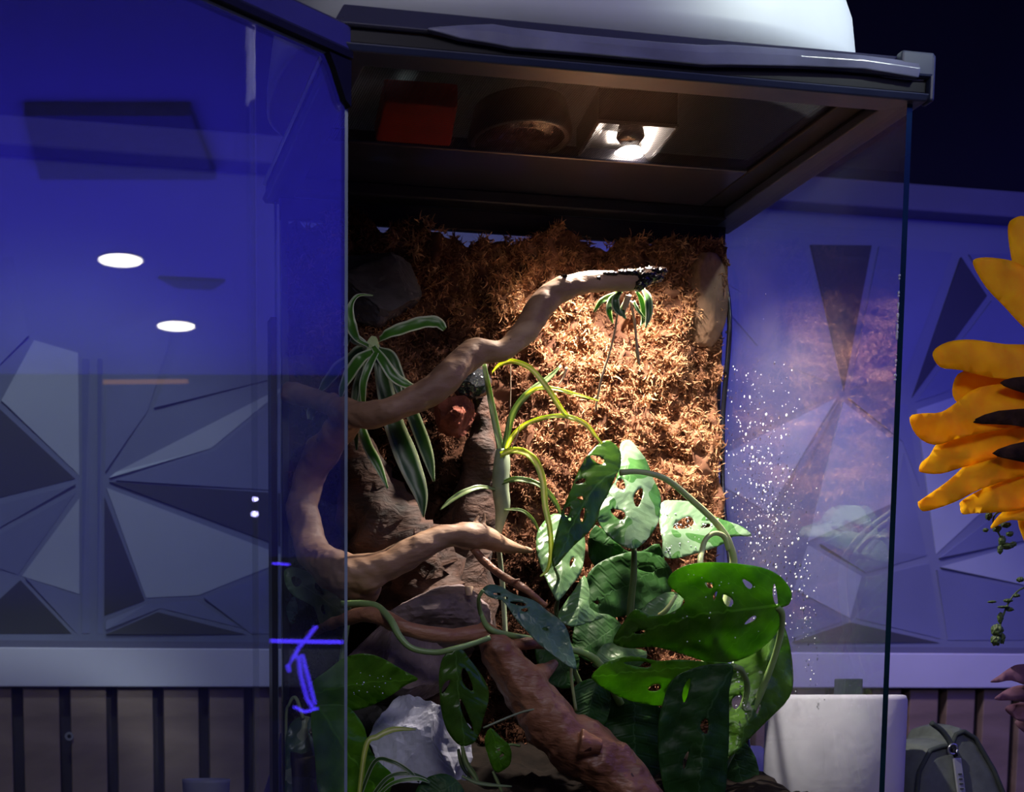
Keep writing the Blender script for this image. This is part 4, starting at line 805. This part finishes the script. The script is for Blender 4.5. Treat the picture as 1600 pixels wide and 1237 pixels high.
pstem(ST, [(755, 922, .115, 3), (748, 935, .12, 3), (752, 960, .135, 4), (770, 985, .12, 5), (830, 998, .14, 5), (870, 1010, .15, 5), (930, 1030, .16, 6), (970, 1100, .17, 6)], M['stem'], mon)
pstem(ST, [(535, 944, 0.19, 6), (565, 943, 0.17, 6), (590, 948, 0.155, 6), (610, 968, 0.13, 6), (625, 995, 0.12, 5.5), (645, 1013, 0.115, 5), (680, 1019, 0.11, 5), (708, 1014, 0.105, 5), (740, 1005, 0.108, 4.5), (765, 996, 0.11, 4.5)], M['stem'], mon, label='long green runner crossing the stones')
pstem(ST, [(1056, 930, .14, 3), (1042, 952, .14, 4), (1030, 962, .145, 4)], M['palestem'], mon, label='pale broken stalk')
pstem(ST, [(866, 886, .148, 2), (873, 905, .16, 2.5), (872, 930, .175, 3)], M['stem'], mon)
pstem(ST, [(893, 1010, .12, 2), (893, 1060, .14, 2.5), (900, 1110, .15, 2.5)], M['palestem'], mon)
pstem(ST, [(812, 1165, .12, 2), (796, 1163, .112, 2), (775, 1170, .11, 1.5)], M['stem'], mon)
# beads of water lying on the wide leaf and the big leaf
def beads(poly, n, vfun, parent, seed, rmin=0.0004, rmax=0.0011):
    rr = random.Random(seed); mb = MB(); xs = [p[0] for p in poly]; ys = [p[1] for p in poly]
    while n > 0:
        x, y = rr.uniform(min(xs), max(xs)), rr.uniform(min(ys), max(ys))
        if inpoly(x, y, poly):
            n -= 1; p = P(x, y, vfun(x, y)); r = rr.uniform(rmin, rmax); mb.add([p + q * r for q in ICO1[0]], ICO1[1])
    mb.build('droplets', M['water'], parent, smooth=True, kind='stuff')
beads([(1040, 800), (1110, 805), (1140, 820), (1120, 848), (1040, 866)], 70, lambda x, y: 0.2025 - 0.045 * (y - 830) / 100 + 0.004, mon, 3)
beads([(1060, 890), (1215, 900), (1190, 1000), (1060, 1010)], 22, lambda x, y: 0.101 + 0.04 * (y - 955) / 100, mon, 4, 0.0004, 0.0008)
beads([(1150, 1050), (1170, 1050), (1168, 1120), (1150, 1120)], 24, lambda x, y: 0.146, mon, 5)

# pothos at the lower left
pot = thing('pothos', P(540, 1250, 0.2), 'broad leaved creeper with smooth and marbled leaves at the lower left', 'plant')
blade(LF, [(488, 1067), (509, 1049), (535, 1029), (555, 1022), (574, 1021), (593, 1026), (614, 1037), (634, 1049), (653, 1060), (635, 1069), (614, 1084), (590, 1097), (560, 1108), (525, 1111), (495, 1100)], [(488, 1082), (560, 1068), (652, 1060)], M['leaf_bright'], pot, 0.125, 0, 0.024, fold=0.15, seed=31, label='smooth pointed bright green leaf')
blade(LF, [(486, 1110), (510, 1100), (540, 1102), (556, 1116), (570, 1138), (576, 1165), (590, 1188), (614, 1210), (612, 1228), (590, 1260), (520, 1265), (498, 1240), (492, 1180)], [(500, 1108), (540, 1170), (600, 1250)], M['leaf_bright'], pot, 0.120, 0, 0.008, fold=0.2, seed=32, label='largest smooth green leaf')
blade(LF, [(447, 1150), (456, 1128), (476, 1118), (497, 1130), (520, 1165), (530, 1210), (520, 1262), (452, 1262), (446, 1200)], [(474, 1120), (478, 1180), (485, 1260)], M['leaf_var'], pot, 0.292, 0, -0.02, fold=0.4, seed=33, label='marbled cream and green leaf')
blade(LF, [(480, 1130), (500, 1118), (525, 1140), (535, 1180), (532, 1230), (510, 1235), (492, 1190)], [(488, 1126), (515, 1230)], M['leaf_blue'], pot, 0.27, 0, -0.02, seed=34)
blade(LF, [(444, 893), (456, 886), (482, 893), (503, 908), (520, 926), (540, 938), (545, 972), (520, 980), (500, 975), (490, 948), (461, 932), (447, 915)], [(446, 900), (490, 925), (540, 962)], M['leaf_pale'], pot, 0.292, 0, -0.01, holes=[(463, 908, 18, 14, 45), (498, 920, 8, 22, -35), (505, 952, 6, 16, -10)], seed=35, label='holed leaf seen through the door')
blade(LF, [(447, 950), (462, 930), (465, 960), (455, 975)], [(450, 955), (463, 958)], M['leaf_blue'], pot, 0.325, 0, 0, seed=36)
pstem(ST, [(540, 945, .20, 4), (545, 960, .22, 4), (530, 1060, .22, 5), (520, 1180, .20, 5), (530, 1300, .2, 6)], M['stem'], pot)
pstem(ST, [(474, 1122, .30, 3), (462, 1090, .31, 3), (452, 1100, .315, 2.5), (447, 1130, .32, 2.5), (450, 1300, .32, 3)], M['palestem'], pot)
beads([(560, 1050), (640, 1056), (600, 1085), (540, 1095)], 16, lambda x, y: 0.122 + 0.024 * (y - 1070) / 100, pot, 8, 0.0004, 0.0008)

# spider plant, upper left
sp1 = thing('spider_plant', P(578, 560, 0.22), 'spider plant with white edged leaves tumbling over the branch at the left', 'plant')
E, ED = M['edged'], M['edged_deep']
for pth, m_ in (
    ([(590, 545, .22, 14), (600, 600, .215, 24), (615, 660, .21, 30), (638, 720, .205, 34), (657, 770, .20, 22), (662, 808, .20, 2)], ED),
    ([(596, 548, .225, 12), (622, 600, .225, 16), (648, 655, .22, 20), (668, 710, .22, 18), (678, 752, .22, 3)], ED),
    ([(580, 545, .23, 10), (560, 600, .23, 16), (556, 650, .23, 14), (557, 703, .23, 3)], ED),
    ([(575, 550, .225, 8), (562, 640, .225, 10), (572, 690, .22, 15), (590, 725, .215, 14), (606, 763, .21, 2)], E),
    ([(590, 545, .21, 10), (610, 555, .20, 16), (622, 580, .195, 14), (632, 600, .195, 8)], ED),
    ([(583, 540, .20, 8), (598, 562, .185, 15), (616, 588, .18, 17), (636, 600, .178, 13), (654, 606, .178, 3)], E),
    ([(592, 530, .21, 10), (605, 521, .20, 16), (630, 512, .195, 20), (660, 503, .19, 20), (683, 503, .187, 18), (695, 514, .185, 8)], E),
    ([(577, 540, .20, 8), (560, 530, .19, 10), (550, 512, .185, 17), (546, 494, .185, 15), (549, 474, .185, 8), (560, 461, .185, 5), (583, 461, .185, 1.2)], E),
    ([(575, 540, .205, 8), (558, 530, .20, 18), (545, 525, .20, 12), (540, 540, .20, 6)], ED),
    ([(578, 540, .21, 8), (555, 552, .22, 24), (530, 572, .25, 24), (510, 596, .27, 18), (498, 612, .28, 5)], ED),
    ([(585, 548, .20, 10), (565, 558, .195, 18), (548, 580, .20, 20), (535, 605, .21, 12), (532, 625, .22, 3)], E),
    ([(588, 550, .19, 8), (578, 568, .185, 12), (568, 595, .185, 12), (567, 620, .19, 9), (570, 640, .20, 3)], E),
    ([(520, 615, .28, 6), (505, 630, .285, 14), (488, 640, .29, 16), (484, 655, .29, 8)], ED),
    ([(610, 560, .225, 6), (618, 590, .225, 12), (624, 625, .225, 12), (628, 650, .225, 6)], ED)):
    strap(LF, pth, m_, sp1)
rock('crown', 582, 543, .215, 14, 14, .007, M['palestem'], None, parent=sp1, rough=.2)
# small hanging plantlet, upper right
sp2 = thing('spider_plantlet', P(985, 460, 0.20), 'small white edged plantlet with dangling roots under the black branch tip', 'plant')
for pth in ([(975, 452, .19, 4), (955, 462, .20, 9), (940, 470, .205, 9), (928, 487, .21, 3)], [(972, 455, .19, 4), (956, 466, .195, 8), (952, 485, .195, 9), (958, 506, .20, 2)], [(970, 455, .185, 5), (962, 466, .18, 11), (964, 482, .18, 11), (972, 493, .18, 3)],
            [(985, 460, .19, 4), (976, 475, .19, 8), (973, 488, .19, 8), (978, 498, .19, 2)], [(1004, 450, .19, 5), (1013, 466, .185, 11), (1014, 490, .185, 10), (1009, 512, .185, 2)], [(990, 470, .19, 4), (997, 484, .188, 5), (1008, 497, .188, 2)], [(995, 455, .19, 5), (1003, 470, .195, 9), (1006, 495, .2, 8), (1001, 510, .2, 2)]):
    strap(LF, pth, ED, sp2)
pstem('root', [(982, 462, .185, 5), (978, 474, .188, 5), (975, 484, .19, 3)], M['root'], sp2)
pstem('root', [(966, 475, .19, 1.2), (961, 515, .20, 1.6), (952, 552, .21, 1.8), (940, 590, .215, 1.8), (933, 625, .22, 1.5), (929, 645, .225, 1)], M['root'], sp2)
pstem('root', [(985, 470, .19, 2), (991, 500, .195, 2.2), (994, 530, .20, 2), (996, 552, .205, 3), (999, 570, .21, 1.5)], M['root'], sp2)

# slender arching plant, centre
arc = thing('air_plant', P(785, 800, 0.21), 'slender plant with thin arching yellow green leaves in the middle of the moss', 'plant')
S1, S2 = M['strap'], M['strap_green']
for pth, m_ in (
    ([(785, 712, .21, 10), (776, 670, .215, 10), (766, 620, .22, 9), (756, 567, .225, 6)], S2),
    ([(787, 712, .21, 6), (792, 680, .21, 9), (803, 642, .205, 10), (825, 614, .20, 10), (852, 594, .20, 9), (877, 571, .20, 3)], S2),
    ([(768, 582, .215, 5), (780, 570, .20, 7), (802, 564, .19, 8), (830, 576, .18, 8), (855, 605, .175, 8), (874, 634, .175, 8), (888, 651, .175, 5), (899, 657, .175, 1.5)], S1),
    ([(820, 617, .20, 4), (838, 607, .195, 6), (862, 606, .19, 6), (898, 615, .185, 5), (936, 626, .185, 1.5)], S1),
    ([(787, 712, .21, 5), (800, 682, .20, 7), (822, 662, .19, 7), (855, 651, .18, 7), (887, 650, .175, 7), (915, 662, .17, 7), (930, 680, .17, 5), (941, 693, .17, 3)], S1),
    ([(781, 710, .205, 8), (800, 703, .195, 12), (820, 706, .18, 11), (838, 722, .17, 11), (848, 750, .165, 10), (852, 790, .16, 9), (859, 825, .155, 8), (861, 862, .155, 7), (856, 889, .155, 5), (844, 900, .155, 2)], S1),
    ([(783, 754, .205, 6), (805, 748, .195, 9), (832, 752, .19, 8), (853, 765, .185, 8), (868, 785, .185, 7), (876, 802, .185, 3)], S2),
    ([(780, 765, .21, 4), (752, 760, .20, 7), (728, 767, .195, 9), (706, 780, .195, 8), (688, 796, .195, 2)], S2),
    ([(788, 795, .205, 3), (815, 797, .20, 5), (833, 812, .20, 5), (843, 832, .20, 2)], S2),
    ([(783, 712, .21, 5), (790, 690, .208, 6), (793, 668, .206, 5), (796, 650, .206, 2)], S2)):
    strap(LF, pth, m_, arc)
pstem('stalk', [(785, 702, .212, 10), (784, 725, .212, 13), (782, 760, .212, 13), (785, 790, .214, 12), (782, 812, .215, 8), (778, 840, .217, 4.5), (782, 880, .22, 4), (786, 925, .225, 4), (790, 1000, .225, 4)], M['greystem'], arc, 14)
for pl in ([(800, 700, .19, .8), (808, 680, .19, .8), (812, 662, .19, .6)], [(797, 545, .2, .8), (798, 600, .2, .8), (797, 640, .2, .8)], [(885, 574, .2, 2), (880, 590, .2, 1.5), (872, 602, .2, 1)]): pstem('fibre', pl, M['root'], arc, 5)

# low grassy plant in front of the pale stone
gp = thing('grass_plant', P(585, 1250, 0.12), 'tuft of thin arching grassy leaves at the foot of the pale stone', 'plant')
for pth, m_ in (([(560, 1250, .10, 6), (572, 1165, .10, 8), (590, 1150, .10, 9), (615, 1139, .10, 9), (650, 1139, .10, 2)], S1), ([(560, 1250, .11, 5), (585, 1190, .10, 6), (612, 1189, .09, 7), (640, 1205, .085, 6), (655, 1222, .085, 2)], ED),
                ([(570, 1260, .10, 5), (605, 1215, .09, 6), (640, 1208, .085, 7), (668, 1216, .085, 2)], ED), ([(575, 1262, .10, 5), (610, 1225, .085, 6), (650, 1216, .08, 7), (672, 1222, .08, 2)], E)):
    strap(LF, pth, m_, gp)
gp2 = thing('seedling', P(730, 1250, 0.12), 'thin green shoots beside the hanging slit leaf at the bottom', 'plant')
for pth in ([(722, 1165, .11, 5), (728, 1190, .11, 8), (742, 1212, .11, 8), (748, 1225, .11, 2)], [(716, 1170, .12, 4), (722, 1195, .12, 6), (736, 1218, .12, 3)], [(722, 1212, .10, 4), (745, 1222, .10, 6), (770, 1226, .10, 5), (800, 1228, .10, 2)], [(770, 1205, .11, 3), (778, 1222, .11, 5), (790, 1250, .11, 2)]):
    strap(LF, pth, S2, gp2)
pstem(ST, [(755, 1137, .115, 1.6), (790, 1122, .11, 1.8), (820, 1111, .105, 1.8), (850, 1106, .10, 1.6), (872, 1108, .10, 1.5)], M['greystem'], gp2, label='thin grey tendril')

# ------------------------------------------------------------------ things outside the tank
# paper towel roll on its holder
rc = P(1306, 1085, 0.36); R = (P(1403, 1100, 0.36) - P(1211, 1100, 0.36)).length / 2; H = rc.z - ZTAB - 0.012
b0 = Vector((rc.x, rc.y, ZTAB))
pt = thing('paper_towel_roll', b0 + Z * 0.012, 'white paper towel roll standing behind the right glass side', 'paper towel')
mb = MB(); lathe(mb, b0 + Z * 0.012, [(0.026, 0), (R, 0), (R, H - 0.006), (R - 0.002, H - 0.001), (R - 0.006, H), (R * 0.45, H), (R * 0.44, 0.0)], 64); o = mb.build('paper', M['paper'], pt, smooth=True)
mb = MB(); lathe(mb, b0 + Z * 0.012, [(R * 0.44, 0.0), (R * 0.44, H - 0.001), (R * 0.41, H - 0.001), (R * 0.41, 0.0)], 40); mb.build('cardboard_core', M['card'], pt, smooth=True)
th = thing('towel_holder', b0, 'dark square post and base holding the paper towel roll', 'holder')
mb = MB(); lathe(mb, b0, [(0.002, 0), (R * 1.0, 0), (R * 1.0, 0.011), (0.002, 0.0115)], 48); mb.build('base', M['post'], th)
pz = P(1306, 1060, 0.36).z; mb = MB(); s_ = 0.0115; pc = P(1325, 1085, 0.36); mb.box(Vector((pc.x, pc.y, ZTAB + 0.0115)) - U * s_ - V * s_, U * s_ * 2, V * s_ * 2, Z * (pz - ZTAB - 0.0115)); mb.build('post', M['post'], th, bevel=0.0012)
# olive bag
bg = thing('bag', Vector((*P(1490, 1200, 0.42).xy, ZTAB)), 'olive grey soft zip bag standing right of the paper towel roll', 'bag')
def bagpt(s, t, r=1.0): pass
cb = P(1475, 1200, 0.42); zb_top = P(1465, 1130, 0.42).z; hb = zb_top - ZTAB; wb = 0.115; db = 0.05; cb = Vector((*P(1490, 1200, 0.42).xy, ZTAB))
def bag_outline(t): # t 0..1 left foot to right foot, over the top (u, z)
    pts_ = [(-0.062, 0.0), (-0.066, 0.45), (-0.060, 0.80), (-0.046, 0.905), (-0.030, 0.925), (-0.016, 0.93), (-0.011, 0.985), (0.0, 1.0), (0.016, 0.965), (0.045, 0.80), (0.068, 0.62), (0.080, 0.35), (0.080, 0.0)]
    k = t * (len(pts_) - 1); i = min(int(k), len(pts_) - 2); f = k - i; a, b = pts_[i], pts_[i + 1]; return a[0] + (b[0] - a[0]) * f, (a[1] + (b[1] - a[1]) * f) * hb
vs = []; NB = 60; secs = [(-1.0, 0.80), (-0.97, 0.90), (-0.8, 0.965), (-0.4, 0.99), (0, 1.0), (0.4, 0.99), (0.8, 0.965), (0.97, 0.90), (1.0, 0.80)]
offu = P(1464, 1200, 0.42); du0 = (offu - cb).dot(U)
for d, sc_ in secs:
    for k in range(NB + 1):
        u_, z_ = bag_outline(k / NB); vs.append(cb + U * (du0 + u_ * sc_) + V * (d * db) + Z * (z_ * (1 - (1 - sc_) * 0.5)))
n1 = NB + 1; fs = [(j * n1 + k, j * n1 + k + 1, (j + 1) * n1 + k + 1, (j + 1) * n1 + k) for j in range(len(secs) - 1) for k in range(NB)]
fs += [tuple(range(n1))[::-1], tuple((len(secs) - 1) * n1 + k for k in range(n1))]
fs += [(j * n1, (j + 1) * n1, (j + 1) * n1 + NB, j * n1 + NB) for j in range(len(secs) - 1)]
bo = mesh('body', vs, fs, M['bag'], bg, smooth=True)
for off in (-0.97,):
    mb = MB(); pts = [cb + U * (du0 + bag_outline(k / NB)[0] * 0.93) + V * (off * db - 0.001) + Z * (bag_outline(k / NB)[1] * 0.965) for k in range(2, NB - 1)]; tube(mb, pts, [0.0028] * len(pts), 8); mb.build('piping', M['bagseam'], bg, smooth=True)
zp = [(1455, 1129), (1470, 1140), (1482, 1155), (1490, 1172)]
mb = MB(); pts = [P(x, y, 0.42) - V * (db * 1.0 + 0.002) for x, y in catmull([(*p, 0) for p in zp], 5) for _ in [0]] if False else [P(a[0], a[1], 0.42 - db - 0.003) for a in catmull([(x, y, 0) for x, y in zp], 6)]
tube(mb, pts, [0.0032] * len(pts), 8); mb.build('zip_track', M['bagseam'], bg, smooth=True)
zf = 0.42 - db - 0.006
mb = MB(); tc_ = P(1489, 1170, zf); tube(mb, [tc_ + U * 0.0058 * math.cos(t) + Z * 0.0058 * math.sin(t) for t in [2 * math.pi * i / 16 for i in range(17)]], [0.0013] * 17, 8); mb.build('zip_ring', M['nickel'], bg, smooth=True)
mb = MB(); tube(mb, [P(1487, 1165, zf + .004), P(1494, 1182, zf)], [0.0036, 0.0026], 8); mb.build('zip_slider', M['black'], bg, smooth=True)
mb = MB(); a, b = P(1490, 1184, zf), P(1500, 1260, zf); mb.box(a - U * 0.0002, U * 0.0105, V * 0.003, (b - a)); zpull = mb.build('zip_pull', M['zipper'], bg, bevel=0.001)
for k in range(5):
    q = a.lerp(b, 0.34 + k * 0.10); mb = MB(); mb.box(q + U * 0.003 - V * 0.001, U * 0.0045, V * 0.0012, Z * 0.0014); mb.build('slot', M['bagseam'], zpull)
# small cup and cloth at the left
c = P(322, 1217, 0.55); b0 = Vector((*c.xy, ZTAB)); R2 = pxr(c, 37); H2 = c.z - ZTAB
mb = MB(); lathe(mb, b0, [(0.002, 0.0), (R2 * 0.8, 0.0), (R2, H2 - 0.004), (R2 * 1.02, H2), (R2 * 0.92, H2), (R2 * 0.75, 0.006), (0.002, 0.006)], 40); mb.build('cup', M['cup'], smooth=True, label='small pale lavender cup at the bottom left in front of the slats', cat='cup')
c = P(437, 1150, 0.60); b0 = Vector((*P(452, 1150, 0.60).xy, ZTAB)); mb = MB(); vs = []; n = 36; hh = c.z - ZTAB
for j in range(13):
    t = j / 12
    for i in range(n):
        a = 2 * math.pi * i / n; r = (0.012 + 0.075 * (1 - t) ** 1.1) * (1 + 0.12 * math.sin(a * 5 + t * 2)); vs.append(b0 + Vector((r * math.cos(a), r * math.sin(a), hh * t)) + Z * (0.004 * math.sin(a * 3) if j == 12 else 0))
fs = [(j * n + i, j * n + (i + 1) % n, (j + 1) * n + (i + 1) % n, (j + 1) * n + i) for j in range(12) for i in range(n)] + [tuple(range(n))[::-1], tuple(12 * n + i for i in range(n))]
mesh('napkin', vs, fs, M['cloth'], smooth=True, label='violet folded cloth cone standing left of the terrarium', cat='cloth')
c = P(1165, 1165, 0.62); b0 = Vector((*c.xy, ZTAB)); vs = []; n = 40; hh = c.z - ZTAB
for j in range(13):
    t = j / 12; rr_ = 0.075 * math.sqrt(max(0.02, 1 - (t * 0.98) ** 3))
    for i in range(n):
        a = 2 * math.pi * i / n; r = rr_ * (1 + 0.05 * math.sin(a * 4 + t * 3)); vs.append(b0 + Vector((r * math.cos(a), r * math.sin(a), hh * t)))
fs = [(j * n + i, j * n + (i + 1) % n, (j + 1) * n + (i + 1) % n, (j + 1) * n + i) for j in range(12) for i in range(n)] + [tuple(range(n))[::-1], tuple(12 * n + i for i in range(n))]
mesh('cloth_bundle', vs, fs, simple('pale_cloth', (0.55, 0.54, 0.72), 0.9, 0.1, 0.06, 12), smooth=True, label='pale lavender cloth bundle low behind the right corner of the terrarium', cat='cloth')

# sunflower in a vase, right edge
VS = 0.10
fc = P(1665, 625, VS); vase_xy = P(1690, 1200, VS)
sf = thing('sunflower', fc - Z * 0.1, 'large yellow sunflower leaning in from the right edge', 'flower')
pet = [
 ([(1600, 338), (1585, 341), (1575, 352), (1577, 385), (1588, 440), (1605, 500), (1640, 540), (1650, 420), (1625, 350)], .01),
 ([(1520, 412), (1530, 403), (1560, 404), (1590, 412), (1625, 440), (1660, 520), (1640, 545), (1600, 512), (1570, 480), (1540, 448)], 0.0),
 ([(1457, 555), (1465, 542), (1488, 533), (1520, 531), (1570, 538), (1650, 545), (1660, 600), (1600, 594), (1550, 590), (1500, 578), (1470, 574)], -.01),
 ([(1489, 600), (1505, 580), (1560, 582), (1640, 590), (1650, 640), (1580, 650), (1520, 640), (1492, 625)], .008),
 ([(1421, 652), (1440, 646), (1470, 644), (1495, 628), (1530, 605), (1600, 600), (1650, 620), (1640, 660), (1560, 672), (1500, 684), (1460, 695), (1432, 680)], -.015),
 ([(1436, 732), (1440, 722), (1452, 712), (1465, 692), (1500, 668), (1580, 650), (1655, 650), (1650, 700), (1570, 712), (1510, 728), (1470, 740), (1440, 738)], -.008),
 ([(1434, 785), (1440, 780), (1480, 752), (1520, 718), (1580, 690), (1650, 680), (1655, 730), (1590, 745), (1530, 765), (1490, 785), (1450, 798), (1438, 796)], -.012),
 ([(1500, 792), (1505, 780), (1560, 750), (1620, 715), (1660, 720), (1650, 770), (1600, 795), (1560, 800), (1520, 802), (1504, 803)], -.005),
 ([(1548, 826), (1560, 806), (1600, 770), (1650, 750), (1668, 780), (1630, 815), (1580, 812)], .0),
 ([(1588, 780), (1620, 740), (1670, 740), (1680, 820), (1640, 880), (1600, 845)], .01),
 ([(1650, 545), (1660, 420), (1700, 330), (1740, 400), (1720, 520), (1690, 560)], .0),
 ([(1700, 560), (1740, 470), (1820, 400), (1850, 440), (1790, 530), (1730, 600)], .0),
 ([(1720, 600), (1820, 560), (1900, 580), (1890, 620), (1800, 640), (1725, 640)], .0),
 ([(1720, 660), (1800, 660), (1890, 720), (1860, 760), (1780, 720), (1715, 690)], .0),
 ([(1690, 700), (1740, 730), (1800, 830), (1780, 870), (1710, 810), (1675, 730)], .0)]
for i, (pl, dv) in enumerate(pet):
    ax = np.array(pl).mean(0); far = max(pl, key=lambda q: (q[0] - 1665) ** 2 + (q[1] - 625) ** 2)
    blade('petal', pl, [far, tuple(ax), (ax[0] * 0.4 + 1665 * 0.6, ax[1] * 0.4 + 625 * 0.6)], M['petal'], sf, VS + dv - 0.01, 0.0, -0.012, fold=0.35, curl=0.3, step=12, seed=50 + i, thick=0.0006)
mb = MB(); mb.add([fc + V * 0.012 + U * p.x * 0.042 + Z * p.z * 0.046 + V * p.y * 0.014 for p in ICO4[0]], ICO4[1]); mb.build('seed_disc', M['disc'], sf, smooth=True)
for i, pl in enumerate(([(1562, 598), (1600, 588), (1660, 590), (1660, 625), (1600, 614)], [(1520, 660), (1560, 642), (1660, 640), (1660, 672), (1580, 664)], [(1550, 708), (1600, 690), (1660, 690), (1660, 730), (1600, 722)])):
    blade('sepal', pl, [pl[0], (1600, sum(p[1] for p in pl) / 5), (1660, sum(p[1] for p in pl) / 5)], M['disc'], sf, VS - 0.028, 0, 0, step=12, seed=80 + i)
mb = MB(); tube(mb, [fc + V * 0.02, fc + V * 0.03 - Z * 0.06 + U * 0.01, Vector((vase_xy.x, vase_xy.y, -0.12)), Vector((vase_xy.x, vase_xy.y, ZTAB + 0.02))], [0.006] * 4, 10); mb.build('stalk', M['stem'], sf, smooth=True)
vz = thing('vase', Vector((vase_xy.x, vase_xy.y, ZTAB)), 'grey vase holding the flowers at the right edge', 'vase')
mb = MB(); lathe(mb, Vector((vase_xy.x, vase_xy.y, ZTAB)), [(0.002, 0.0), (0.032, 0.0), (0.040, 0.05), (0.030, 0.11), (0.034, 0.125), (0.030, 0.125), (0.026, 0.11), (0.036, 0.05), (0.028, 0.006), (0.002, 0.006)], 40); mb.build('body', M['vase'], vz, smooth=True)
# green sprigs with buds
def sprig(pts_, buds, label, name='filler_sprig', root=None):
    t = thing(name, P(*buds[-1][:2], VS), label, 'sprig')
    mb = MB(); sp = catmull([(x, y, 0) for x, y in pts_], 5); tube(mb, [P(a[0], a[1], VS) for a in sp], [0.0009] * len(sp), 6); mb.build('stem', M['darkstem'], t, smooth=True)
    rr = random.Random(len(buds))
    for (x, y, a, b) in buds:
        mb = MB(); c = P(x, y, VS); vs = [c + U * q.x * pxr(c, a) + Z * q.z * pxr(c, b) + V * q.y * pxr(c, a) for q in [p * (1 + 0.3 * noise.noise(p * 2.5 + c * 30)) for p in ICO4[0]]]; mb.add(vs, ICO4[1]); mb.build('bud', M['darkstem'], t, smooth=True)
sprig([(1690, 900), (1640, 810), (1600, 795), (1560, 800), (1552, 815), (1560, 832), (1570, 850)], [(1545, 806, 5, 6), (1558, 826, 6, 5), (1572, 820, 7, 4), (1540, 828, 4, 3), (1578, 834, 5, 4), (1566, 845, 5, 8), (1574, 853, 9, 5), (1583, 850, 5, 4), (1563, 858, 4, 7)], 'small green budded sprig hanging just under the sunflower')
sprig([(1690, 960), (1640, 915), (1600, 918), (1580, 935), (1568, 960), (1560, 985)], [(1594, 905, 5, 4), (1588, 930, 5, 3), (1575, 938, 6, 3), (1568, 948, 8, 2), (1550, 940, 6, 2), (1578, 952, 5, 3), (1563, 965, 4, 8), (1558, 985, 8, 10), (1556, 1000, 7, 8), (1566, 997, 4, 8)], 'longer green sprig with a heavy bud hanging low at the right edge')
mf = thing('mauve_flower', P(1640, 1100, VS), 'dusky mauve flower below the sunflower at the right edge', 'flower')
for i, pl in enumerate(([(1547, 1065), (1560, 1056), (1580, 1042), (1600, 1037), (1650, 1040), (1660, 1075), (1610, 1072), (1580, 1063), (1560, 1066)], [(1554, 1090), (1575, 1076), (1600, 1070), (1650, 1072), (1655, 1100), (1610, 1098), (1580, 1094), (1562, 1094)], [(1570, 1106), (1590, 1098), (1650, 1098), (1650, 1130), (1600, 1128), (1580, 1118)], [(1585, 1128), (1610, 1118), (1655, 1120), (1650, 1160), (1610, 1150)])):
    blade('petal', pl, [pl[0], (1600, sum(p[1] for p in pl) / len(pl)), (1655, sum(p[1] for p in pl) / len(pl))], M['mauve'], mf, VS - 0.01 + i * 0.004, 0, -0.02, step=12, seed=90 + i)
mb = MB(); tube(mb, [P(1655, 1095, VS), Vector((vase_xy.x + 0.005, vase_xy.y, -0.13)), Vector((vase_xy.x + 0.008, vase_xy.y, ZTAB + 0.02))], [0.003] * 3, 8); mb.build('stalk', M['darkstem'], mf, smooth=True)
mb = MB(); c = P(1660, 1095, VS); mb.add([c + p * 0.014 for p in ICO4[0]], ICO4[1]); mb.build('flower_centre', M['disc'], mf, smooth=True)
